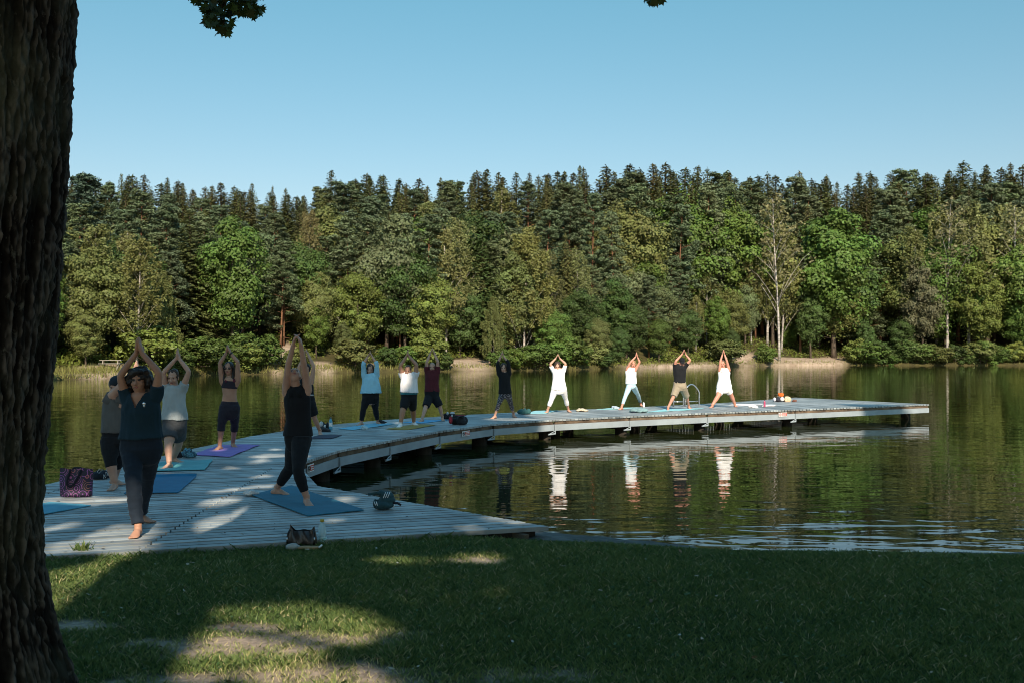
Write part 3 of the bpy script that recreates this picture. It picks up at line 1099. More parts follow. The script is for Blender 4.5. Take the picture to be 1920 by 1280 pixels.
YG = (0.145, 0.168, 0.036)      # yellow green
BG = (0.096, 0.146, 0.028)      # fresh green
DG = (0.060, 0.092, 0.024)      # dark green
OL = (0.132, 0.145, 0.044)      # olive
GG = (0.112, 0.132, 0.056)      # grey green
HEROES = [
    ('broad', 160, 3.5, 575, OL, .95, 'low spreading olive tree with a short trunk beside the picnic table'),
    ('birch', 182, 9, 418, None, 1.25, 'yellowish birch with forked white limbs next to the dark bark edge'),
    ('birch', 258, 2.2, 442, None, 1.1, 'tall slim white birch trunk above the curly haired woman'),
    ('weep', 305, 5, 505, OL, .85, 'olive drooping birch to the right of the slim white birch'),
    ('spruce', 358, 9, 395, (0.075, 0.080, 0.026), 1.5, 'broad olive spruce above the woman in a grey shirt'),
    ('broad', 432, 5, 398, BG, .82, 'tall bright green maple behind the woman in sunglasses'),
    ('broad', 508, 16, 555, GG, .8, 'small grey green tree at the top of the bare earth slope'),
    ('birch', 577, 16, 388, (0.13, 0.115, 0.045), .62, 'slender brownish birch with a thin white stem above the clasped hands'),
    ('broad', 592, 8, 560, BG, .8, 'small green maple behind the bare earth slope'),
    ('broad', 640, 3, 600, OL, .75, 'olive round shrub like tree left of the pale blue sweater'),
    ('broad', 672, 8, 486, YG, .78, 'yellow green oak above the person in pale blue'),
    ('pine', 750, 9, 450, None, 1.0, 'pine with a grey lower trunk between two yellow green oaks'),
    ('broad', 803, 7, 500, YG, .85, 'yellow green oak above the man in the maroon shirt'),
    ('broad', 862, 9, 520, DG, .8, 'dark tree behind the sandy beach clearing'),
    ('spruce', 905, 10, 440, DG, 1.5, 'dark spruce left of the large weeping birch'),
    ('weep', 985, 6, 420, None, 1.0, 'large weeping birch with hanging yellow green veils'),
    ('weep', 925, 3, 555, OL, .8, 'low weeping olive tree above the person in black'),
    ('broad', 1035, 3, 575, BG, .95, 'leafy green tree overhanging the water behind the woman in white'),
    ('broad', 1085, 8, 535, DG, .95, 'dark round tree right of the large weeping birch'),
    ('broad', 1120, 2.5, 592, OL, .8, 'pale olive willow shrub tree at the water'),
    ('broad', 1175, 7, 550, DG, .9, 'dark oak above the woman in light blue leggings'),
    ('broad', 1160, 2, 610, DG, .8, 'low dark tree overhanging the water near the beach'),
    ('broad', 1236, 4, 585, (0.07, 0.095, 0.022), .8, 'round olive tree with several thin stems on the brown bank'),
    ('broad', 1290, 9, 568, DG, .8, 'dark leafy tree above the man in the black cap'),
    ('broad', 1345, 8, 552, BG, .8, 'green oak above the woman in the white romper'),
    ('broad', 1372, 3, 612, (0.06, 0.09, 0.022), .7, 'rounded shrub like tree left of the pale sandy slope'),
    ('pine', 1417, 18, 405, None, 1.0, 'tall pine with a long reddish trunk left of the bare white birch'),
    ('bare', 1458, 2.6, 362, None, 1.1, 'very tall white birch with almost bare spreading limbs'),
    ('broad', 1478, 14, 600, BG, .8, 'small bright tree at the foot of the bare white birch'),
    ('broad', 1565, 8, 382, BG, 1.0, 'biggest broad green oak at the edge of the far shore'),
    ('broad', 1520, 6, 530, DG, .8, 'dark lower tree in front of the biggest oak on the left side'),
    ('broad', 1622, 4, 600, DG, .8, 'dark green alder at the right end of the sandy beach'),
    ('broad', 1730, 5, 475, (0.14, 0.13, 0.075), .72, 'pale greyish aspen with dry leaves'),
    ('broad', 1690, 3, 590, DG, .9, 'dark alder overhanging the water left of the pale aspen'),
    ('bare', 1775, 7, 372, None, 1.25, 'white stemmed birch with thin brown green foliage'),
    ('broad', 1835, 4, 488, YG, .85, 'yellow green maple hanging over the water at the right'),
    ('bare', 1904, 7, 380, None, 1.2, 'pale birch with white forks at the right edge'),
    ('broad', 1922, 5, 560, BG, .85, 'green tree at the water by the right edge'),
    ('pine', 163, 24, 328, (0.07, 0.10, 0.062), 1.35, 'large bluish pine on the skyline beside the dark bark'),
    ('pine', 515, 20, 400, None, 1.1, 'pine with a red trunk above the bare earth slope'),
    ('pine', 640, 30, 345, None, 1.5, 'wide bluish pine below the skyline left of centre'),
    ('pine', 712, 28, 368, None, 1.3, 'bushy pine above the yellow green oak'),
    ('pine', 312, 26, 392, None, 1.2, 'pine with reddish stem over the olive drooping birch'),
    ('pine', 1112, 20, 362, None, .9, 'slender pine with an orange trunk right of the weeping birch'),
    ('pine', 1152, 15, 398, None, .9, 'pine with leaning orange trunk over the dark oak'),
    ('pine', 1272, 18, 385, None, 1.0, 'pine with bare orange trunk above the round olive tree'),
    ('pine', 1330, 20, 358, None, 1.0, 'tallest orange trunked pine with a dead brown branch'),
    ('pine', 1376, 22, 352, None, .9, 'pine beside the tallest orange trunked pine'),
    ('pine', 1855, 22, 345, None, 1.0, 'pine with red trunk between the two white birches at right'),
]
for kind, px, v, yt, col, wide, lab in HEROES:
    plant(kind, px, v, yt, lab, None, col, wide * 1.08)
for kind, px, v, yt in (('broad', -60, 5, 500), ('pine', -140, 14, 420), ('broad', -230, 6, 520), ('spruce', -330, 14, 380), ('broad', 40, 5, 520), ('birch', 90, 8, 440),
                        ('broad', 2010, 5, 540), ('bare', 2080, 9, 420), ('broad', 2160, 5, 520), ('pine', 2240, 12, 400), ('broad', -20, 12, 430)):
    plant(kind, px, v, yt, 'shoreline tree continuing the wood beyond the others', 'trees further along the far shore')

SKY_X = [-500, 60, 130, 200, 250, 330, 420, 500, 545, 585, 620, 700, 760, 850, 910, 1000, 1100, 1260, 1330, 1400, 1480, 1620, 1700, 1770, 1900, 2100, 2500]
SKY_Y = [330, 325, 328, 344, 327, 343, 347, 352, 364, 372, 335, 334, 340, 346, 326, 318, 318, 312, 322, 331, 328, 332, 324, 318, 314, 312, 312]


def skyline(px):
    return float(np.interp(px, SKY_X, SKY_Y))


ROWS = [  # v, spacing in px, fraction of the way from the front tops to the skyline, kinds with weights, jitter
    (10, 42, .34, (('broad', .42), ('pine', .30), ('birch', .28)), 42),
    (16, 42, .52, (('broad', .24), ('pine', .44), ('birch', .20), ('spruce', .12)), 34),
    (24, 46, .68, (('pine', .60), ('broad', .14), ('spruce', .26)), 22),
    (34, 46, .82, (('pine', .42), ('spruce', .50), ('birch', .08)), 18),
    (46, 34, .92, (('spruce', .80), ('pine', .20)), 12),
    (58, 25, .99, (('spruce', .94), ('pine', .06)), 16),
    (70, 27, 1.0, (('spruce', 1.0),), 20),
]
DESC = {('spruce', 0): 'dark pointed spruce on the skyline of the hill', ('spruce', 1): 'dark spruce standing in the middle of the wood',
        ('pine', 0): 'bluish pine reaching the skyline of the hill', ('pine', 1): 'bluish layered pine in the middle of the wood',
        ('broad', 1): 'green leafy tree half hidden behind the shoreline trees', ('birch', 1): 'thin pale birch half hidden in the wood',
        ('broad', 0): 'green leafy tree high on the hill', ('birch', 0): 'thin pale birch high on the hill'}
NEAR = [(140, 'left of the slim white birch'), (330, 'near the olive drooping birch'), (470, 'above the tall bright maple'), (620, 'above the bare earth slope'),
        (760, 'behind the yellow green oaks'), (900, 'above the sandy clearing'), (1050, 'behind the large weeping birch'), (1200, 'behind the orange trunked pines'),
        (1400, 'around the tallest orange trunked pine'), (1520, 'near the bare white birch'), (1680, 'behind the biggest oak'), (1820, 'near the pale aspen'), (9999, 'behind the right hand birches')]
for v, sp, fr, kinds, jit in ROWS:
    px = -420.0
    while px < 2380:
        q = px + trng.uniform(-.6, .6) * sp
        kk = trng.random()
        for kind, w in kinds:
            kk -= w
            if kk < 0: break
        front = 505 - 30 * math.sin(q * .011)
        yt = front + (skyline(q) - front) * fr + trng.normal(0, jit * .6)
        if fr < .6 and 1090 < q < 1425: yt += 75
        if fr > .95: yt = max(yt, skyline(q) - 6) if trng.random() < .8 else yt
        if fr < .9: yt = max(yt, skyline(q) + 12)
        top = 0 if fr > .9 else 1
        nearb = next(t for lim, t in NEAR if q < lim)
        col = None
        if kind == 'broad': col = [BG, DG, OL, GG][int(trng.integers(4))]
        if kind == 'spruce' and trng.random() < .35: col = (0.082, 0.074, 0.024)
        plant(kind, q, v + trng.uniform(-3, 3), yt, DESC[(kind, top)] + ', ' + nearb,
              {'spruce': 'spruces on the hill', 'pine': 'pines on the hill', 'broad': 'leafy trees in the wood', 'birch': 'birches in the wood'}[kind] + ' ' + nearb,
              col, {'spruce': (1.15 if fr < .9 else trng.uniform(1.0, 2.2)), 'pine': 1.3, 'broad': .92, 'birch': 1.05}[kind])
        px += sp

# bushes along the waterline, left out where the bank is sandy
px = -300.0
bi = 0
while px < 2250:
    q = px + trng.uniform(-10, 10)
    sandy = sandness(np.array([q]), np.array([1.5]))[0]
    if sandy < .35:
        d = float(shore_d(q))
        h = trng.uniform(1.5, 4.6)
        yt = HZ + (CH - h) / d * F
        nearb = next(t for lim, t in NEAR if q < lim).replace('above', 'below').replace('behind', 'in front of')
        plant('bush', q, trng.uniform(.2, 1.6), yt, 'leafy bush overhanging the waterline, ' + nearb, 'bushes along the far waterline ' + nearb,
              [BG, DG, OL, None, YG][int(trng.integers(5))], trng.uniform(1.0, 1.5), cat='bush')
    px += trng.uniform(17, 30) * 120 / float(shore_d(px))

# low ferns and saplings on the banks, and reedy grass at the water's edge
n = 52000
q = trng.uniform(-300, 2200, n)
v = 1.2 + trng.random(n) ** 1.3 * 16
k = sandness(q, v) < trng.uniform(.05, .75, n)
k &= wavy(np.stack([q * .04, v * .5, 0 * v], 1), 1.0, 55) > -.35
q, v = q[k], v[k]
d = shore_d(q) + v
C = np.stack([(q - 960) / F * d, d, hill_z(q, v) + trng.random(len(q)) ** 1.5 * .9], 1)
M_FERN = leaf_mat('leaf_fern', .3, (0.115, 0.135, 0.024))
o = link(bpy.data.objects.new('undergrowth', np_mesh('undergrowth', leaf_quads(C, trng.normal(0, .6, (len(q), 3)) + np.array([0, -.3, .8]), trng.uniform(.12, .3, len(q)), .5), 4, M_FERN, trng.random(len(q)))))
tag(o, 'yellow green ferns and saplings covering the far bank', 'undergrowth', kind='stuff')
n = 26000
q = trng.uniform(-300, 2200, n)
v = trng.uniform(.1, 2.2, n)
dens = np.interp(q, [-300, 90, 350, 420, 600, 900, 960, 1180, 1300, 1600, 1640, 2200], [1, 1, .9, .5, .5, .25, .2, .35, .35, .15, .1, .1])
k = trng.random(n) < dens
q, v = q[k], v[k]
n = len(q)
d = shore_d(q) + v
b = np.stack([(q - 960) / F * d, d, hill_z(q, v) - .05], 1)
h = trng.uniform(.25, .75, n)
a = trng.uniform(0, 6.28, n)
u = np.stack([np.cos(a), np.sin(a), 0 * a], 1) * .035
t = b + np.stack([trng.normal(0, .15, n), trng.normal(0, .15, n), h], 1)
M_REED = leaf_mat('reed_grass', .3, (0.20, 0.19, 0.06))
o = link(bpy.data.objects.new('shore_grass', np_mesh('shore_grass', np.stack([b - u, b + u, t], 1).reshape(-1, 3), 3, M_REED, trng.random(n))))
tag(o, 'dry yellowish grass fringing the far shore', 'grass', kind='stuff')

# ------------------------------------------------------------------ trees on the near shore: they shade the lawn and the near half of the dock
TX, TY = -2.07, 3.5
SX, SY = TOSUN.x / TOSUN.z, TOSUN.y / TOSUN.z


def gp(p):
    """Where the sun's ray through p meets the deck level."""
    return (p[0] - SX * p[2], p[1] - SY * p[2])


def dap(px, py, hx, hy, d=None):
    """A gap in the leaves whose sun fleck is centred at photo pixel (px, py), half sizes hx, hy in pixels."""
    p = W(px, py) if d is None else AT(px, py, d)
    dd = p.y
    g = gp(p)
    return (g[0], g[1], hx / F * dd, hy * dd * dd / (F * CH) if d is None else hy / F * dd * 1.41)


GAPS = [dap(165, 1088, 100, 44), (-2.65, 6.2, .35, .45), dap(500, 1188, 180, 52), dap(620, 1170, 90, 20), dap(560, 1250, 120, 12), dap(225, 1063, 42, 14), dap(380, 1222, 60, 20), dap(640, 1150, 40, 8),
        dap(745, 1043, 55, 4), dap(905, 1038, 55, 5), dap(600, 1268, 110, 16), dap(450, 1150, 45, 10),
        dap(163, 937, 75, 7), dap(222, 1000, 50, 20), dap(272, 1003, 12, 10), dap(125, 1025, 45, 12), dap(230, 1027, 52, 8), dap(90, 993, 10, 14), dap(122, 985, 14, 5),
        dap(418, 937, 22, 9), dap(408, 980, 29, 15), dap(443, 965, 9, 5), dap(468, 953, 10, 5), dap(513, 972, 9, 5), dap(548, 947, 14, 7), dap(592, 919, 16, 4), dap(645, 935, 13, 5),
        dap(503, 911, 25, 3), dap(407, 921, 12, 3), dap(440, 917, 15, 3), dap(627, 975, 10, 3),
        dap(505, 854, 27, 3), dap(443, 874, 14, 4), dap(488, 864, 14, 3), dap(580, 855, 20, 2), dap(514, 889, 15, 3), dap(488, 893, 15, 3), dap(527, 840, 12, 3),
        dap(921, 970, 20, 3), dap(877, 989, 18, 2), dap(983, 977, 20, 3),
        dap(322, 775, 12, 10, 14.6), dap(310, 850, 6, 26, 14.4), dap(430, 738, 10, 8, 17.3), dap(408, 830, 4, 16, 17.1), dap(756, 715, 8, 24, 23),
        dap(960, 785, 45, 2), dap(120, 1140, 60, 50)]
THIN = [(W(560, 1120).x, W(560, 1120).y, 1.5, 1.2, .72), (W(330, 1105).x, W(330, 1105).y, 1.1, .9, .5), (W(800, 1080).x, W(800, 1080).y, 1.0, .7, .45), (W(230, 990).x, W(230, 990).y, 1.0, 1.0, .35), (-3.5, 18, 2.5, 6, .25)]


def in_gap(gx, gy, r):
    m = np.zeros(len(gx), bool)
    p = np.stack([gx, gy, 0 * gx], 1)
    nz = .22 * wavy(p, 7.0, 91) + r.normal(0, .05, len(gx))
    for cx, cy, rx, ry in GAPS:
        m |= np.sqrt(((gx - cx) / (rx + .07)) ** 2 + ((gy - cy) / (ry + .10)) ** 2) + nz < 1.17
    for cx, cy, rx, ry, pr in THIN:
        m |= (((gx - cx) / rx) ** 2 + ((gy - cy) / ry) ** 2 < 1) & (r.random(len(gx)) < pr)
    ax = TX - .141 * (gy - TY)               # the trunk stands in this beam: no opening above it
    m &= ~((np.abs(gx - ax) < .46) & (gy > TY - 1) & (gy < 8.2))
    return m


def shade_wanted(gx, gy, r):
    nz = .35 * wavy(np.stack([gx, gy, 0 * gx], 1), 1.6, 92)
    a = gy < 19 + nz
    b = (gx < .35 - .14 * (gy - 27) + nz * .8) & (gy < 36)
    c = (gx > 10.9 - .14 * (gy - 33) + nz)
    return (a | b | c) & ~in_gap(gx, gy, r)


def visible(P, margin=.06):
    """True for points inside the photograph's field of view."""
    y = np.maximum(P[:, 1], 1e-3)
    return (P[:, 1] > .2) & ((P[:, 2] - CH) / y < .355 + margin) & (np.abs(P[:, 0]) / y < .60)


M_SHADELEAF = leaf_mat('leaf_shade', 0.22, (0.05, 0.085, 0.016))


def near_tree(name, label, foot, H, trunk_r, ells, n, leaf=(.08, .13), trunk=True):
    r = np.random.default_rng(int(abs(foot[0]) * 100 + H * 7))
    root = empty(name, foot)
    tag(root, label, 'tree')
    if trunk:
        limbs = []
        for (c, s) in ells:
            for j in range(5):
                a = r.uniform(0, 6.28)
                limbs.append((H * r.uniform(.35, .7), a, s[0] * .7, s[2] * r.uniform(.2, .7), trunk_r * .28))
        limbs = [l for l in limbs if (foot[1] + math.sin(l[1]) * l[2]) * .36 + 1.0 < l[0] or foot[1] + math.sin(l[1]) * l[2] < 0]
        me, _ = trunk_mesh('trunk', H * .85, trunk_r, M_BARK, limbs, seg=14)
        link(bpy.data.objects.new('trunk', me), root)
    C = []
    vol = sum(s[0] * s[1] * s[2] for c, s in ells)
    for (c, s) in ells:
        m = int(n * s[0] * s[1] * s[2] / vol)
        d = unit(r.normal(size=(m, 3))) * (r.random((m, 1)) ** .36)
        C.append(np.array(c) + d * np.array(s))
    C = np.concatenate(C)
    k = shade_wanted(C[:, 0] - SX * C[:, 2], C[:, 1] - SY * C[:, 2], r) & ~visible(C)
    C = C[k]
    S = r.uniform(leaf[0], leaf[1], len(C))
    V = leaf_quads(C - np.array(foot), r.normal(0, .7, (len(C), 3)) + np.array([0, 0, .6]), S, .72, r)
    link(bpy.data.objects.new('crown', np_mesh('shade_crown', V, 4, M_SHADELEAF, r.random(len(C)))), root)
    return root, C, S


# the big trunk beside the camera
root, C1, S1 = near_tree('old_maple', 'old maple with thick dark furrowed trunk rising at the left edge of the lawn', (TX, TY, 0), 24, .45,
                         [((-2.2, 0.9, 14.5), (7.8, 4.7, 9.5)), ((-5.5, 0.3, 11), (5, 4.2, 5.5)), ((-3.2, 0.2, 19.0), (5.8, 4.5, 6.0))], 520000, trunk=False)
rows, cols = 820, 560
th = np.linspace(0, 2 * np.pi, cols, endpoint=False)
zz = np.concatenate([np.linspace(-.1, 3.3, 640), np.linspace(3.32, 9.0, 180)])
TH, ZZ = np.meshgrid(th, zz)
rad = np.interp(ZZ, [-.1, .2, .5, .7, .9, 1.05, 1.3, 1.72, 2.3, 2.92, 5, 9], [.74, .58, .462, .410, .378, .372, .378, .415, .452, .485, .44, .40])
rad = rad + np.interp(ZZ, [-.1, .7, 1.2], [.10, .025, 0]) * np.sin(TH * 5 + 1.2)
q = np.stack([np.cos(TH) * 3.0, np.sin(TH) * 3.0, ZZ * .42], -1).reshape(-1, 3)
warp = .10 * wavy(np.stack([np.cos(TH) * 3, np.sin(TH) * 3, ZZ * 2.0], -1).reshape(-1, 3), 3.0, 204, 3)
ridge = 1 - 2.2 * np.abs(wavy(q + warp[:, None], 19.0, 201, 6))          # sharp furrows between long ridges
plate = wavy(np.stack([np.cos(TH) * 3, np.sin(TH) * 3, ZZ * 1.1], -1).reshape(-1, 3), 20.0, 202, 5)
fine = wavy(np.stack([np.cos(TH) * 3, np.sin(TH) * 3, ZZ * 1.3], -1).reshape(-1, 3), 62, 203, 5)
ridge = np.clip(ridge, -1, 1)
rad = rad.ravel() + .013 * ridge + .006 * plate + .005 * fine
ridge = ridge + .3 * plate + .35 * fine
cx = np.interp(ZZ.ravel(), [0, 3.0, 4.6, 9], [.0, 0, .62, .95])
Vt = np.stack([np.cos(TH).ravel() * rad + cx, np.sin(TH).ravel() * rad, ZZ.ravel()], 1)
i = (np.arange(rows - 1)[:, None] * cols + np.arange(cols)[None, :])
j = (np.arange(rows - 1)[:, None] * cols + (np.arange(cols)[None, :] + 1) % cols)
faces = np.stack([i.ravel(), j.ravel(), j.ravel() + cols, i.ravel() + cols], 1)
me = bpy.data.meshes.new('trunk')
me.from_pydata(Vt.tolist(), [], faces.tolist())
me.polygons.foreach_set('use_smooth', [True] * len(me.polygons))
a = me.attributes.new('crack', 'FLOAT', 'POINT')
a.data.foreach_set('value', np.clip(.5 + .32 * ridge + .18 * fine, 0, 1).astype(np.float32))
m, N, L, B = nmat('maple_bark')
at = N.new('ShaderNodeAttribute'); at.attribute_name = 'crack'
n1 = noisen(N, L, 14, 6, .7, (1, 1, .5))
n2 = noisen(N, L, 2.2, 4, .6)
c = ramp(N, L, at.outputs['Fac'], [(.15, (.005, .0045, .004)), (.60, (.018, .017, .015)), (1.0, (.115, .108, .096))])
c = mixcol(N, L, ramp(N, L, n2, [(.45, 0.0), (.7, .55)]), c, (.085, .10, .07))
c = mixcol(N, L, 1.0, c, ramp(N, L, n1, [(.3, (.55, .55, .55)), (.7, (1.25, 1.25, 1.25))]), 'MULTIPLY')
n3 = noisen(N, L, 26, 4, .7, (1, 1, .6))
c = mixcol(N, L, ramp(N, L, n3, [(.60, 0.0), (.70, .55)]), c, (.13, .135, .115))
L.new(c, B.inputs['Base Color'])
B.inputs['Roughness'].default_value = .95
B.inputs['Specular IOR Level'].default_value = .08
bump(N, L, B, n1, .8, .02)
me.materials.append(m)
link(bpy.data.objects.new('trunk', me), root)
# limbs that carry the crown
mb = MB()
for k in range(11):
    a = 0.6 + k * 2.2
    ln = 3.0 + 2.5 * ((k * 37) % 10) / 10
    z = 6.0 + k * .9
    dd = Vector((math.cos(a), math.sin(a), 0))
    p = Vector((.75, 0, z))
    ok = (TY + dd.y * ln) * .36 + 1.9 < z
    if ok:
        mb.tube([p, p + dd * ln * .4 + Vector((0, 0, 1.4)), p + dd * ln * .75 + Vector((0, 0, 2.4)), p + dd * ln + Vector((0, 0, 3.6))], [.16, .12, .08, .03], 8)
mb.tube([(.95, 0, 8.8), (.9, .2, 13), (.1, .3, 18), (.2, 0, 21)], [.42, .32, .2, .05], 12)
link(bpy.data.objects.new('limb', mb.mesh('limb', M_BARK, True)), root)

# hanging twigs of the maple that reach down into the picture
LEAF2D = [(0, -.5), (.10, -.22), (.42, -.34), (.36, -.12), (.62, .08), (.36, .12), (.40, .34), (.16, .24), (.0, .62), (-.16, .24), (-.40, .34), (-.36, .12), (-.62, .08), (-.36, -.12), (-.42, -.34), (-.10, -.22)]


def twig(cpx, spots, dist, n, seed, size=.062):
    r = np.random.default_rng(seed)
    V, T = [], []
    mbt = MB()
    foot = Vector((TX, TY, 0))
    top = AT(cpx, -60, dist)
    for (x0, y0, rx, ry, cnt) in spots:
        mbt.tube([top + Vector((0, 0, .25)), AT((x0 + cpx) / 2, y0 * .3 - 20, dist), AT(x0, y0, dist)], [.012, .008, .003], 6)
        for k in range(cnt):
            aa = r.uniform(0, 6.28); q = r.random() ** .5
            p = AT(x0 + rx * q * math.cos(aa), y0 + ry * q * math.sin(aa), dist + r.normal(0, .12))
            s = size * r.uniform(.7, 1.25)
            nn = Vector(r.normal(size=3) * .55) + Vector((0, -.75, .45)); nn.normalize()
            u = Vector(r.normal(size=3)); u = (u - nn * u.dot(nn)).normalized(); w = nn.cross(u)
            V += [p + u * (a * s) + w * (b * s) + nn * (-.12 * s * abs(a)) for a, b in LEAF2D]
            T.append(r.random())
    V = np.array([tuple(p - foot) for p in V])
    o = link(bpy.data.objects.new('foliage', np_mesh('foliage', V, len(LEAF2D), M_SHADELEAF, T)), root)
    for p_ in mbt.v: pass
    mbt.v = [tuple(Vector(p_) - foot) for p_ in mbt.v]
    st = mbt.build('twig_stem', M_BARK, o)


twig(430, [(390, -2, 40, 8, 26), (420, 12, 48, 18, 60), (412, 38, 30, 18, 46), (418, 58, 12, 8, 12), (465, 10, 32, 18, 40), (480, 22, 14, 10, 14), (440, -14, 60, 14, 46), (392, 40, 12, 10, 8)], 6.2, 0, 5)
twig(1227, [(1226, -2, 12, 7, 12), (1223, 9, 6, 4, 4), (1240, -3, 5, 5, 4), (1212, -4, 3, 4, 2)], 6.4, 0, 6)

# more trees on the lawn behind and beside the camera
tots = [(C1, S1)]
for name, label, foot, H, tr, ells, n in (
        ('lawn_tree', 'leafy lawn tree behind the old maple', (-5.5, -11.0, -.05), 19, .32, [((-5.0, -9.5, 12.3), (6.5, 6.2, 6.4))], 200000),
        ('lawn_tree', 'leafy lawn tree straight behind the camera', (2.5, -10.0, -.05), 18, .30, [((2.5, -8.4, 12), (6.2, 6.4, 6.0))], 200000),
        ('lawn_tree', 'leafy lawn tree right of the camera', (9.5, -8.0, -.05), 17, .30, [((9.0, -6.5, 11.0), (6.2, 6.5, 5.8))], 200000),
        ('lawn_tree', 'leafy lawn tree furthest along the shore', (16.5, -4.0, -.05), 27, .42, [((16, -3.5, 14), (5.5, 6, 11.5))], 220000)):
    rr, C, S = near_tree(name, label, foot, H, tr, ells, n)
    tots.append((C, S))

# ------------------------------------------------------------------ people
SKIN = skin_mat('skin_fair', (0.52, 0.31, 0.22))
SKIN_TAN = skin_mat('skin_tan', (0.42, 0.23, 0.15))
SKIN_RED = skin_mat('skin_flushed', (0.55, 0.27, 0.19))
M_EYEW = simple('eye', (0.045, 0.03, 0.025), 0.2, 0.05)
M_LIP = simple('lips', (0.30, 0.095, 0.08), 0.45, 0.08)


def hair_mat(name, col):
    m, N, L, B = nmat(name)
    n = noisen(N, L, 30, 4, .6, (1, 1, .25))
    L.new(ramp(N, L, n, [(.3, tuple(c * .55 for c in col)), (.7, tuple(c * 1.3 for c in col))]), B.inputs['Base Color'])
    B.inputs['Roughness'].default_value = .45
    B.inputs['Specular IOR Level'].default_value = .4
    bump(N, L, B, n, .8, .01)
    return m


H_BLACK = hair_mat('hair_black', (0.016, 0.012, 0.010))
H_BROWN = hair_mat('hair_brown', (0.055, 0.032, 0.020))
H_LIGHT = hair_mat('hair_light_brown', (0.13, 0.075, 0.04))
H_BLOND = hair_mat('hair_blond', (0.26, 0.17, 0.085))
H_GREY = hair_mat('hair_grey', (0.20, 0.18, 0.16))

ARM_T = [0, .12, .3, .5, .60, .8, 1.0]
ARM_R = [.058, .052, .044, .0355, .037, .031, .0255]
LEG_T = [0, .12, .3, .48, .54, .66, .82, 1.0]
LEG_R = [.096, .089, .074, .054, .052, .054, .042, .034]


